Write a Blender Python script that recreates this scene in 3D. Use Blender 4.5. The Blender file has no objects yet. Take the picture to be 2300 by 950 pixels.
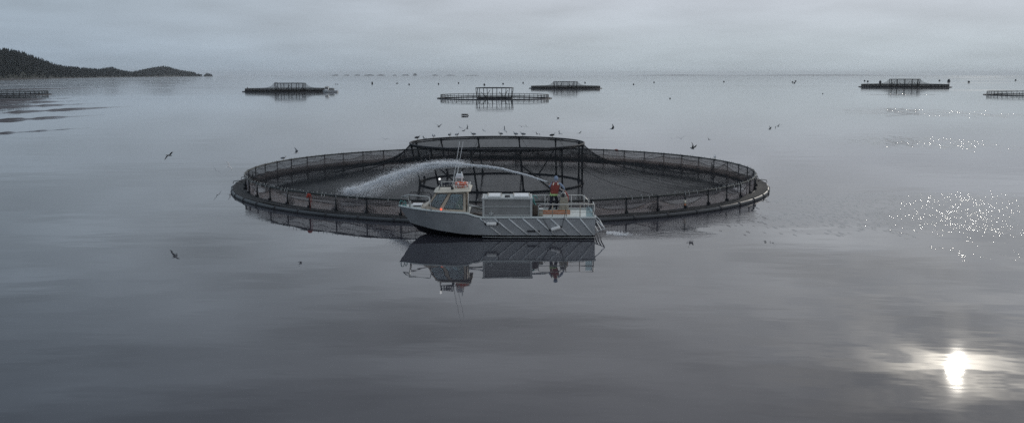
import bpy, bmesh, math, random
from mathutils import Vector, Matrix, Euler, noise as mnoise
random.seed(7)
S = bpy.context.scene
C = S.collection
R = math.radians

# ------------------------------------------------------------------ camera
H = 8.6                      # camera height above the sea (m)
F = 2000.0                   # focal length in photo pixels (2300 wide)
TH = math.atan((475 - 169.5) / F)
cam = bpy.data.objects.new('camera', bpy.data.cameras.new('camera'))
C.objects.link(cam)
cam.location = (0, 0, H)
cam.rotation_euler = (R(90) - TH, 0, 0)
cam.data.sensor_width = 36
cam.data.lens = 36 * F / 2300
cam.data.clip_start = 0.5
cam.data.clip_end = 80000
S.camera = cam
S.render.resolution_x, S.render.resolution_y = 1024, 422

# ------------------------------------------------------------------ light and sky
SUN_EL, SUN_AZ = R(16.7), R(27.4)          # azimuth to the right of +Y
S.view_settings.view_transform = 'Standard'
S.view_settings.look = 'None'
S.view_settings.exposure = 0.0
S.view_settings.gamma = 1.0
S.cycles.transparent_max_bounces = 40
S.cycles.max_bounces = 12
S.cycles.glossy_bounces = 5
S.cycles.diffuse_bounces = 8
S.cycles.volume_bounces = 0
S.cycles.use_denoising = False
S.cycles.sample_clamp_direct = 45.0
S.cycles.sample_clamp_indirect = 45.0
S.cycles.caustics_reflective = False
S.cycles.caustics_refractive = False
sunvec = Vector((math.sin(SUN_AZ) * math.cos(SUN_EL), math.cos(SUN_AZ) * math.cos(SUN_EL), math.sin(SUN_EL)))
sl = bpy.data.lights.new('sun', 'SUN')
sl.energy = 0.45
sl.angle = R(0.7)
sl.color = (1.0, 0.94, 0.84)
sun = bpy.data.objects.new('sun', sl)
C.objects.link(sun)
sun.rotation_euler = (-sunvec).to_track_quat('-Z', 'Y').to_euler()
sun.location = (60, 120, 80)

w = bpy.data.worlds.new('World')
S.world = w
w.use_nodes = True
nt = w.node_tree
nt.nodes.clear()


class NT:
    """tiny helper to wire shader nodes"""
    def __init__(s, t): s.t = t
    def n(s, typ, **kw):
        nd = s.t.nodes.new(typ)
        for k, v in kw.items(): setattr(nd, k, v)
        return nd
    def put(s, sock, v):
        if isinstance(v, bpy.types.NodeSocket): s.t.links.new(v, sock)
        elif v is not None: sock.default_value = v
    def m(s, op, a, b=None, c=None, clamp=False):
        nd = s.n('ShaderNodeMath', operation=op, use_clamp=clamp)
        for i, v in enumerate((a, b, c)):
            if v is not None: s.put(nd.inputs[i], v)
        return nd.outputs[0]
    def vm(s, op, a, b=None, scale=None):
        nd = s.n('ShaderNodeVectorMath', operation=op)
        s.put(nd.inputs[0], a)
        if b is not None: s.put(nd.inputs[1], b)
        if scale is not None: s.put(nd.inputs['Scale'], scale)
        return nd.outputs['Value'] if op in ('DOT_PRODUCT', 'LENGTH', 'DISTANCE') else nd.outputs['Vector']
    def sep(s, v):
        nd = s.n('ShaderNodeSeparateXYZ'); s.put(nd.inputs[0], v); return nd.outputs
    def comb(s, x, y, z):
        nd = s.n('ShaderNodeCombineXYZ')
        for i, v in enumerate((x, y, z)): s.put(nd.inputs[i], v)
        return nd.outputs[0]
    def noise(s, v, scale=1.0, detail=2.0, rough=0.5, col=False):
        nd = s.n('ShaderNodeTexNoise')
        s.put(nd.inputs['Vector'], v)
        nd.inputs['Scale'].default_value = scale
        nd.inputs['Detail'].default_value = detail
        nd.inputs['Roughness'].default_value = rough
        return nd.outputs['Color' if col else 'Fac']
    def ss(s, v, a, b, o0=0.0, o1=1.0):
        nd = s.n('ShaderNodeMapRange', interpolation_type='SMOOTHSTEP')
        s.put(nd.inputs[0], v)
        nd.inputs[1].default_value, nd.inputs[2].default_value = a, b
        nd.inputs[3].default_value, nd.inputs[4].default_value = o0, o1
        return nd.outputs[0]
    def mix(s, f, a, b):
        nd = s.n('ShaderNodeMix', data_type='RGBA')
        s.put(nd.inputs[0], f); s.put(nd.inputs[6], a); s.put(nd.inputs[7], b)
        return nd.outputs[2]
    def ramp(s, f, stops):
        nd = s.n('ShaderNodeValToRGB')
        s.put(nd.inputs[0], f)
        e = nd.color_ramp.elements
        while len(e) < len(stops): e.new(0.5)
        for i, (p, c) in enumerate(stops):
            e[i].position = p; e[i].color = (*c, 1)
        return nd.outputs[0]


W = NT(nt)
tc = W.n('ShaderNodeTexCoord')
d = W.vm('NORMALIZE', tc.outputs['Generated'])
dx, dy, dz = W.sep(d)
el = W.m('MAXIMUM', dz, 0.0)
sky = W.n('ShaderNodeTexSky', sky_type='NISHITA')
sky.sun_disc = False
sky.sun_elevation = SUN_EL
sky.sun_rotation = SUN_AZ
sky.air_density = 1.5
sky.dust_density = 3.0
# overcast dome: dull at the horizon, brighter higher up, darker and bluer to the left
base = W.ramp(el, [(0.0, (0.395, 0.462, 0.512)), (0.035, (0.434, 0.496, 0.548)), (0.085, (0.498, 0.543, 0.612)), (0.16, (0.630, 0.670, 0.725)), (0.34, (0.580, 0.605, 0.660)), (1.0, (0.44, 0.47, 0.52))])
left = W.ss(W.m('ADD', dx, W.m('MULTIPLY', W.noise(d, 2.2, 2), 0.25)), -0.45, 0.30)
base = W.mix(W.m('MULTIPLY', W.m('SUBTRACT', 1.0, left), 0.80), base, W.mix(1.0, base, (0.30, 0.395, 0.505, 1)))
# cloud banks in flat sheets
cp = W.comb(W.m('DIVIDE', dx, W.m('ADD', el, 0.16)), W.m('DIVIDE', dy, W.m('ADD', el, 0.16)), W.m('MULTIPLY', el, 14.0))
cn = W.noise(cp, 1.9, 4, 0.48)
cn2 = W.noise(W.comb(W.m('MULTIPLY', dx, 3.0), W.m('MULTIPLY', dy, 3.0), W.m('MULTIPLY', el, 15.0)), 1.0, 4, 0.5)
fac = W.m('ADD', W.m('MULTIPLY', W.m('SUBTRACT', cn, 0.5), W.ss(el, 0.04, 0.20, 0.36, 1.15)), W.m('MULTIPLY', W.m('SUBTRACT', cn2, 0.5), 0.30))
base = W.vm('SCALE', base, scale=W.m('ADD', 1.0, fac))
# thin cloud veil glowing round the hidden sun
sd = W.m('MAXIMUM', W.vm('DOT_PRODUCT', d, tuple(sunvec)), 0.0)
rgt = Vector((math.cos(SUN_AZ), -math.sin(SUN_AZ), 0)); upv = rgt.cross(sunvec).normalized()
def gauss2(sa, se, amp):
    q1 = W.m('DIVIDE', W.vm('DOT_PRODUCT', d, tuple(rgt)), math.sin(R(sa)))
    q2 = W.m('DIVIDE', W.vm('DOT_PRODUCT', d, tuple(upv)), math.sin(R(se)))
    e = W.m('POWER', 2.718, W.m('MULTIPLY', W.m('ADD', W.m('MULTIPLY', q1, q1), W.m('MULTIPLY', q2, q2)), -1.0))
    return W.m('MULTIPLY', W.m('MULTIPLY', e, amp), W.m('GREATER_THAN', sd, 0.2))
wn = W.noise(W.comb(W.m('MULTIPLY', W.vm('DOT_PRODUCT', d, tuple(rgt)), 14.0), W.m('MULTIPLY', W.vm('DOT_PRODUCT', d, tuple(upv)), 55.0), 0.0), 1.0, 4, 0.55)
wob = W.ss(wn, 0.32, 0.68, 0.12, 1.5)
g1 = W.m('ADD', gauss2(2.4, 0.9, 3.8), gauss2(4.6, 1.8, 0.7))
g2 = gauss2(10.0, 5.5, 0.22)
g3 = W.m('MULTIPLY', W.m('POWER', sd, 9.0), 0.09)
glow = W.m('ADD', W.m('MULTIPLY', W.m('ADD', g1, g2), wob), g3)
gcol = W.vm('SCALE', (1.0, 0.92, 0.78), scale=glow)
cloud = W.vm('ADD', base, gcol)
cloud10 = W.vm('SCALE', cloud, scale=10.0)
# the physical sky shows through the thin left-hand part of the cover
thin = W.m('MULTIPLY', W.m('SUBTRACT', 1.0, left), 0.10)
tot = W.mix(thin, cloud10, sky.outputs[0])
bg = W.n('ShaderNodeBackground')
W.put(bg.inputs['Color'], tot)
bg.inputs['Strength'].default_value = 0.1
wo = W.n('ShaderNodeOutputWorld')
nt.links.new(bg.outputs[0], wo.inputs['Surface'])

# ------------------------------------------------------------------ pixel helpers (photo pixels -> real points)
cT, sT = math.cos(TH), math.sin(TH)
def ray(px, py):
    x, y = (px - 1150) / F, (475 - py) / F
    return Vector((x, cT + y * sT, -sT + y * cT))
def P(px, py, Y):
    r = ray(px, py); t = Y / r.y
    return Vector((r.x * t, Y, H + r.z * t))
def W0(px, py, z=0.0):
    r = ray(px, py); t = (z - H) / r.z
    return Vector((r.x * t, r.y * t, z))

# ------------------------------------------------------------------ materials
def mat(name, col, rough=0.6, metal=0.0, var=0.12, vscale=3.0, spec=0.5, bump=0.0, bscale=30.0, emit=None, estr=0.0, coat=0.0):
    m = bpy.data.materials.new(name); m.use_nodes = True
    t = m.node_tree; t.nodes.clear(); N = NT(t)
    b = N.n('ShaderNodeBsdfPrincipled')
    tcn = N.n('ShaderNodeTexCoord').outputs['Object']
    nz = N.noise(tcn, vscale, 4, 0.6)
    f = N.m('ADD', 1.0, N.m('MULTIPLY', N.m('SUBTRACT', nz, 0.5), var * 4))
    c = N.vm('SCALE', tuple(col), scale=f)
    N.put(b.inputs['Base Color'], c)
    N.put(b.inputs['Roughness'], N.m('ADD', rough, N.m('MULTIPLY', N.m('SUBTRACT', nz, 0.5), 0.25), clamp=True))
    b.inputs['Metallic'].default_value = metal
    b.inputs['Specular IOR Level'].default_value = spec
    b.inputs['Coat Weight'].default_value = coat
    if emit:
        b.inputs['Emission Color'].default_value = (*emit, 1)
        b.inputs['Emission Strength'].default_value = estr
    if bump:
        bn = N.n('ShaderNodeBump'); bn.inputs['Distance'].default_value = bump
        N.put(bn.inputs['Height'], N.noise(tcn, bscale, 3)); N.put(b.inputs['Normal'], bn.outputs[0])
    o = N.n('ShaderNodeOutputMaterial'); t.links.new(b.outputs[0], o.inputs[0])
    return m

def net_mat(name, col, thru, cell=0.0, linew=0.2, trans=0.35, streak=0.5, graze=0.0):
    """knotted netting: part strands, part holes; with cell>0 the coarse squares are drawn from the UV (metres)"""
    m = bpy.data.materials.new(name); m.use_nodes = True
    t = m.node_tree; t.nodes.clear(); N = NT(t)
    uv = N.n('ShaderNodeUVMap').outputs[0]
    u, v, _ = N.sep(uv)
    nz = N.noise(N.comb(N.m('MULTIPLY', u, 0.9), N.m('MULTIPLY', v, 0.25), 0.0), 1.3, 4, 0.6)
    nz2 = N.noise(N.comb(N.m('MULTIPLY', u, 0.25), N.m('MULTIPLY', v, 1.4), 3.0), 1.0, 3, 0.6)
    a = N.m('ADD', 1 - thru, N.m('MULTIPLY', N.m('SUBTRACT', N.m('ADD', N.m('MULTIPLY', nz, 0.5), N.m('MULTIPLY', nz2, 0.5)), 0.5), streak))
    if cell:
        fu = N.m('LESS_THAN', N.m('FRACT', N.m('DIVIDE', u, cell)), linew)
        fv = N.m('LESS_THAN', N.m('FRACT', N.m('DIVIDE', v, cell)), linew)
        a = N.m('MAXIMUM', a, N.m('MULTIPLY', N.m('MAXIMUM', fu, fv), 0.80))
    if graze:
        # strands have thickness : a net looked at along its surface closes up
        ge = N.n('ShaderNodeNewGeometry')
        co = N.m('MAXIMUM', N.m('ABSOLUTE', N.vm('DOT_PRODUCT', ge.outputs['Normal'], ge.outputs['Incoming'])), 0.02)
        ex = N.m('MINIMUM', N.m('MAXIMUM', N.m('DIVIDE', graze, co), 0.75), 3.4)
        a = N.m('SUBTRACT', 1.0, N.m('POWER', N.m('MAXIMUM', N.m('SUBTRACT', 1.0, a), 0.02), ex))
    a = N.m('MINIMUM', N.m('MAXIMUM', a, 0.03), 0.97)
    di = N.n('ShaderNodeBsdfDiffuse'); N.put(di.inputs[0], N.vm('SCALE', tuple(col), scale=N.m('ADD', 0.6, N.m('MULTIPLY', nz, 0.8))))
    tl = N.n('ShaderNodeBsdfTranslucent'); N.put(tl.inputs[0], (*col, 1))
    mx = N.n('ShaderNodeMixShader'); mx.inputs[0].default_value = trans
    t.links.new(di.outputs[0], mx.inputs[1]); t.links.new(tl.outputs[0], mx.inputs[2])
    tr = N.n('ShaderNodeBsdfTransparent')
    m2 = N.n('ShaderNodeMixShader'); N.put(m2.inputs[0], a)
    t.links.new(tr.outputs[0], m2.inputs[1]); t.links.new(mx.outputs[0], m2.inputs[2])
    o = N.n('ShaderNodeOutputMaterial'); t.links.new(m2.outputs[0], o.inputs[0])
    return m

M = {}
M['alu'] = mat('hull_aluminium', (0.43, 0.445, 0.455), 0.42, 0.35, 0.17, 1.1)
M['alu_rib'] = mat('bright_aluminium', (0.55, 0.57, 0.58), 0.35, 0.4, 0.06)
M['rib_white'] = mat('pale_rubbing_bar', (0.68, 0.70, 0.70), 0.45, 0.1, 0.06)
M['alu_tank'] = mat('tank_aluminium', (0.27, 0.275, 0.27), 0.5, 0.3, 0.12, 2.0)
M['frame_alu'] = mat('frame_aluminium', (0.50, 0.52, 0.51), 0.45, 0.3, 0.08)
M['antifoul'] = mat('black_antifouling', (0.012, 0.012, 0.016), 0.5, 0, 0.2, 2.0)
M['deck'] = mat('pale_deck_paint', (0.62, 0.66, 0.62), 0.6, 0, 0.16, 2.2)
M['gunwale'] = mat('gunwale_paint', (0.52, 0.56, 0.55), 0.45, 0.1, 0.08)
M['cabin'] = mat('cream_cabin_paint', (0.53, 0.46, 0.37), 0.5, 0, 0.08, 1.5)
M['roof'] = mat('cabin_roof_paint', (0.56, 0.52, 0.43), 0.5, 0, 0.10, 1.8)
M['white'] = mat('white_paint', (0.78, 0.80, 0.80), 0.45, 0, 0.05)
M['palewhite'] = mat('weathered_white', (0.66, 0.70, 0.73), 0.5, 0, 0.06)
M['pipe_rail'] = mat('galvanised_tube', (0.55, 0.56, 0.54), 0.35, 0.5, 0.1)
M['bronze_rail'] = mat('stained_tube', (0.36, 0.31, 0.23), 0.5, 0.2, 0.15)
M['dark'] = mat('dark_rubber', (0.025, 0.026, 0.03), 0.6, 0, 0.2)
M['navy'] = mat('navy_letters', (0.020, 0.026, 0.045), 0.5, 0, 0.1)
M['fender'] = mat('white_fender_vinyl', (0.74, 0.74, 0.72), 0.5, 0, 0.08)
M['orange'] = mat('orange_lifebuoy', (0.62, 0.13, 0.055), 0.5, 0, 0.12, 4.0)
M['plank'] = mat('orange_stained_wood', (0.42, 0.15, 0.055), 0.6, 0, 0.2, 5.0)
M['redhose'] = mat('red_hose', (0.34, 0.055, 0.045), 0.5, 0, 0.1)
M['palehose'] = mat('pale_hose_cuff', (0.60, 0.57, 0.54), 0.5, 0, 0.1)
M['teal'] = mat('teal_rope', (0.10, 0.30, 0.29), 0.8, 0, 0.2)
M['rope'] = mat('dark_rope', (0.035, 0.035, 0.036), 0.85, 0, 0.2)
M['tanbox'] = mat('tan_plastic', (0.29, 0.27, 0.22), 0.6, 0, 0.12)
M['brown'] = mat('brown_clutter', (0.07, 0.055, 0.045), 0.7, 0, 0.3)
M['hivis'] = mat('lime_hivis_cloth', (0.33, 0.62, 0.12), 0.8, 0, 0.1)
M['vest'] = mat('rust_red_vest', (0.22, 0.048, 0.038), 0.8, 0, 0.12, 9.0)
M['strip'] = mat('pale_reflective_strip', (0.78, 0.76, 0.62), 0.5, 0, 0.05)
M['hood'] = mat('blue_grey_sweatshirt', (0.25, 0.31, 0.42), 0.9, 0, 0.12, 12.0)
M['trouser'] = mat('navy_trousers', (0.016, 0.018, 0.028), 0.85, 0, 0.15)
M['boot'] = mat('black_boots', (0.015, 0.014, 0.014), 0.5, 0, 0.1)
M['skin'] = mat('skin', (0.50, 0.30, 0.22), 0.6, 0, 0.06)
M['shirt'] = mat('lime_shirt_hem', (0.42, 0.60, 0.26), 0.8, 0, 0.08)
M['redlamp'] = mat('red_lamp_glass', (0.7, 0.05, 0.03), 0.3, 0, 0.0, emit=(1.0, 0.16, 0.08), estr=1.0)
M['whitelamp'] = mat('white_lamp_glass', (0.9, 0.9, 0.9), 0.3, 0, 0.0, emit=(1.0, 1.0, 1.0), estr=1.2)
M['hdpe'] = mat('black_pipe_plastic', (0.024, 0.027, 0.032), 0.62, 0, 0.25, 1.5, spec=0.3)
M['hdpe_grey'] = mat('scuffed_pipe_plastic', (0.046, 0.050, 0.055), 0.48, 0, 0.30, 0.8, spec=0.5)
M['rail_green'] = mat('algae_dark_rail', (0.020, 0.026, 0.025), 0.6, 0, 0.35, 1.0)
M['orange_rag'] = mat('orange_red_rope', (0.33, 0.055, 0.04), 0.8, 0, 0.2)
M['walk'] = mat('walkway_mesh', (0.024, 0.025, 0.026), 0.8, 0, 0.3, 3.0)
M['buoy'] = mat('dark_buoy_plastic', (0.030, 0.036, 0.045), 0.5, 0, 0.15)
M['gullwhite'] = mat('white_feathers', (0.74, 0.75, 0.76), 0.8, 0, 0.06, 9.0)
M['gulldark'] = mat('slate_black_feathers', (0.022, 0.026, 0.032), 0.8, 0, 0.2, 9.0)
M['gullgrey'] = mat('grey_feathers', (0.17, 0.19, 0.21), 0.8, 0, 0.15, 9.0)
M['beak'] = mat('yellow_beak', (0.60, 0.42, 0.08), 0.5, 0, 0.05)
M['conifer'] = mat('conifer_foliage', (0.017, 0.025, 0.026), 0.9, 0, 0.3, 0.02)
M['trunk'] = mat('tree_bark', (0.08, 0.065, 0.05), 0.9, 0, 0.2)
M['rock'] = mat('shore_rock', (0.20, 0.20, 0.19), 0.85, 0, 0.25, 0.05)
M['darkrock'] = mat('dark_islet_rock', (0.06, 0.068, 0.068), 0.9, 0, 0.2, 0.02)
M['birdnet'] = net_mat('bird_net', (0.030, 0.034, 0.038), 0.395, streak=0.40, graze=0.165)
M['lidnet'] = net_mat('bird_net_lid', (0.030, 0.034, 0.038), 0.55, streak=0.25)
M['sidenet'] = net_mat('jump_net', (0.46, 0.43, 0.44), 0.70, cell=0.19, linew=0.13, trans=0.5, streak=0.35)
M['farnet'] = net_mat('far_bird_net', (0.030, 0.034, 0.038), 0.74, streak=0.2)
M['fishnet'] = net_mat('hung_fish_net', (0.52, 0.43, 0.395), 0.60, cell=0.19, linew=0.10, trans=0.5, streak=0.35)
M['foldnet'] = net_mat('folded_net', (0.040, 0.038, 0.038), 0.28, trans=0.3, streak=0.6)

def glass_mat():
    m = bpy.data.materials.new('cabin_glass'); m.use_nodes = True
    t = m.node_tree; t.nodes.clear(); N = NT(t)
    g = N.n('ShaderNodeBsdfGlossy'); g.inputs['Roughness'].default_value = 0.03; g.inputs['Color'].default_value = (0.9, 0.95, 1, 1)
    tr = N.n('ShaderNodeBsdfTransparent'); tr.inputs[0].default_value = (0.62, 0.72, 0.74, 1)
    fr = N.n('ShaderNodeFresnel'); fr.inputs[0].default_value = 1.6
    mx = N.n('ShaderNodeMixShader'); N.put(mx.inputs[0], N.m('ADD', fr.outputs[0], 0.10))
    t.links.new(tr.outputs[0], mx.inputs[1]); t.links.new(g.outputs[0], mx.inputs[2])
    o = N.n('ShaderNodeOutputMaterial'); t.links.new(mx.outputs[0], o.inputs[0])
    return m
M['glass'] = glass_mat()

def drop_mat():
    m = bpy.data.materials.new('spray_drops'); m.use_nodes = True
    t = m.node_tree; t.nodes.clear(); N = NT(t)
    a = N.n('ShaderNodeBsdfDiffuse'); a.inputs[0].default_value = (0.95, 0.96, 0.97, 1)
    b = N.n('ShaderNodeBsdfTranslucent'); b.inputs[0].default_value = (0.95, 0.96, 0.97, 1)
    mx = N.n('ShaderNodeMixShader'); mx.inputs[0].default_value = 0.65
    t.links.new(a.outputs[0], mx.inputs[1]); t.links.new(b.outputs[0], mx.inputs[2])
    o = N.n('ShaderNodeOutputMaterial'); t.links.new(mx.outputs[0], o.inputs[0])
    return m
M['drops'] = drop_mat()

def hill_mat():
    m = bpy.data.materials.new('forest_floor'); m.use_nodes = True
    t = m.node_tree; t.nodes.clear(); N = NT(t)
    b = N.n('ShaderNodeBsdfPrincipled'); b.inputs['Roughness'].default_value = 0.95
    pos = N.n('ShaderNodeNewGeometry').outputs['Position']
    x, y, z = N.sep(pos)
    nz = N.noise(pos, 0.02, 4)
    f = N.ss(N.m('ADD', z, N.m('MULTIPLY', N.m('SUBTRACT', nz, 0.5), 10.0)), 1.0, 4.0)
    c = N.mix(f, (0.085, 0.085, 0.083, 1), N.mix(nz, (0.016, 0.022, 0.020, 1), (0.030, 0.036, 0.028, 1)))
    N.put(b.inputs['Base Color'], c)
    o = N.n('ShaderNodeOutputMaterial'); t.links.new(b.outputs[0], o.inputs[0])
    return m
M['hill'] = hill_mat()

# ------------------------------------------------------------------ water
# wind-ruffled cat's-paws on the calm sea : centre x, centre y, half width, half length, weight
RUFFLE = [(28.0, 56.0, 14.0, 11.5, 1.0), (39.0, 54.0, 13.0, 9.5, 0.95), (33.0, 43.0, 13.0, 5.0, 0.45), (21.0, 54.0, 13.0, 8.5, 0.42)]
RUF2 = [(53.0, 116.0, 11.0, 14.0, 1.0), (66.0, 101.0, 11.0, 10.0, 0.6)]
RUF3 = [(95.0, 212.0, 20.0, 30.0, 1.0), (112.0, 190.0, 17.0, 16.0, 0.9)]
RUF4 = [(173.0, 402.0, 19.0, 13.0, 1.0)]
CHOP = [(13.5, 53.5, 9.0, 3.5, 0.45), (7.2, 47.8, 4.5, 1.8, 0.7), (-17.0, 55.0, 4.0, 3.0, 0.25)]   # short chop beside the cage and behind the boat
CX_, CY_ = -0.75, 72.4
def water_mat():
    m = bpy.data.materials.new('sea_water'); m.use_nodes = True
    t = m.node_tree; t.nodes.clear(); N = NT(t)
    pos = N.n('ShaderNodeNewGeometry').outputs['Position']
    x, y, z = N.sep(pos)
    wob = N.m('MULTIPLY', N.m('SUBTRACT', N.noise(pos, 0.16, 4, 0.6), 0.5), 1.1)
    def blob(lst, soft):
        tot = None
        for cx, cy, rx, ry, wt in lst:
            q = N.comb(N.m('DIVIDE', N.m('SUBTRACT', x, cx), rx), N.m('DIVIDE', N.m('SUBTRACT', y, cy), ry), 0.0)
            v = N.m('MULTIPLY', N.ss(N.m('ADD', N.vm('LENGTH', q), wob), 1.15, soft), wt)
            tot = v if tot is None else N.m('MAXIMUM', tot, v)
        return tot
    ruf = blob(RUFFLE, 0.55)
    ruf2, ruf3, ruf4 = blob(RUF2, 0.55), blob(RUF3, 0.55), blob(RUF4, 0.45)
    chop = blob(CHOP, -0.2)
    # broad slicks far out : faint bands of ruffled water
    far = N.ss(y, 120.0, 400.0)
    bands = N.m('MULTIPLY', N.ss(N.noise(N.comb(N.m('MULTIPLY', x, 0.0022), N.m('MULTIPLY', y, 0.011), 0.0), 1.0, 4, 0.55), 0.50, 0.68), far)
    # heights in metres
    sw = N.noise(N.comb(N.m('MULTIPLY', x, 0.10), N.m('MULTIPLY', y, 0.20), 0.0), 1.0, 2, 0.45)
    me = N.noise(N.comb(N.m('MULTIPLY', N.m('ADD', x, N.m('MULTIPLY', y, 0.3)), 0.42), N.m('MULTIPLY', y, 0.95), 5.0), 1.0, 2, 0.45)
    def sparse(fx, fy, msk, seed, dens):      # small separate wavelets, thinning out towards the patch edge
        vo = N.n('ShaderNodeTexVoronoi', feature='F1')
        N.put(vo.inputs['Vector'], N.comb(N.m('MULTIPLY', x, fx), N.m('MULTIPLY', y, fy), seed)); vo.inputs['Scale'].default_value = 1.0
        r_ = N.sep(vo.outputs['Color'])[0]
        on = N.m('LESS_THAN', r_, N.m('MULTIPLY', N.m('POWER', msk, 1.5), dens))
        return N.m('MULTIPLY', on, N.ss(vo.outputs['Distance'], 0.62, 0.30))
    gate = sparse(4.8, 1.25, ruf, 4.0, 0.95)
    ri = N.noise(N.comb(N.m('MULTIPLY', x, 3.2), N.m('MULTIPLY', y, 4.6), 9.0), 1.0, 3, 0.6)
    ch = N.noise(N.comb(N.m('MULTIPLY', x, 1.4), N.m('MULTIPLY', y, 2.6), 2.0), 1.0, 4, 0.6)
    h = N.m('ADD', N.m('MULTIPLY', sw, 0.025), N.m('MULTIPLY', me, 0.0036))
    h = N.m('ADD', h, N.m('MULTIPLY', N.m('MULTIPLY', N.m('SUBTRACT', ri, 0.5), gate), 0.046))
    for fq, amp, msk, gx, gy, lim in ((1.6, 0.20, ruf2, 2.5, .35, .95), (0.9, 0.42, ruf3, 1.5, .125, 1.0), (0.32, 2.2, ruf4, .5, .05, 1.6)):
        gk = sparse(gx, gy, msk, 2.0, lim)
        rk = N.noise(N.comb(N.m('MULTIPLY', x, fq * .7), N.m('MULTIPLY', y, fq), 7.0), 1.0, 3, 0.6)
        h = N.m('ADD', h, N.m('MULTIPLY', N.m('MULTIPLY', N.m('SUBTRACT', rk, 0.5), gk), amp))
    h = N.m('ADD', h, N.m('MULTIPLY', N.m('MULTIPLY', ch, chop), 0.10))
    # light breeze off the headland : no mirror image of the hill
    lee2 = N.m('MULTIPLY', N.ss(N.m('DIVIDE', x, N.m('MAXIMUM', y, 50.0)), -0.24, -0.36), N.ss(y, 330.0, 700.0))
    h = N.m('ADD', h, N.m('MULTIPLY', N.m('MULTIPLY', N.noise(N.comb(N.m('MULTIPLY', x, .25), N.m('MULTIPLY', y, .25), 3.0), 1.0, 3, 0.6), lee2), 0.9))
    bn = N.n('ShaderNodeBump'); bn.inputs['Strength'].default_value = 1.0; bn.inputs['Distance'].default_value = 1.0
    N.put(bn.inputs['Height'], h)
    b = N.n('ShaderNodeBsdfPrincipled')
    b.inputs['Base Color'].default_value = (0.042, 0.042, 0.051, 1)
    farr = N.m('ADD', N.m('MULTIPLY', N.ss(y, 180.0, 500.0), 0.02), N.m('MULTIPLY', N.ss(y, 600.0, 1400.0), 0.0))
    cq = N.vm('LENGTH', N.comb(N.m('SUBTRACT', x, CX_), N.m('SUBTRACT', y, CY_), 0.0))
    lee = N.m('MULTIPLY', N.ss(cq, 19.6, 15.0), 0.13)      # water stirred by the fish inside the cage
    N.put(b.inputs['Roughness'], N.m('ADD', N.m('ADD', N.m('ADD', 0.022, lee), farr), N.m('MULTIPLY', bands, 0.05)))
    b.inputs['IOR'].default_value = 1.333
    N.put(b.inputs['Normal'], bn.outputs[0])
    o = N.n('ShaderNodeOutputMaterial'); t.links.new(b.outputs[0], o.inputs[0])
    return m
M['water'] = water_mat()

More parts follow.
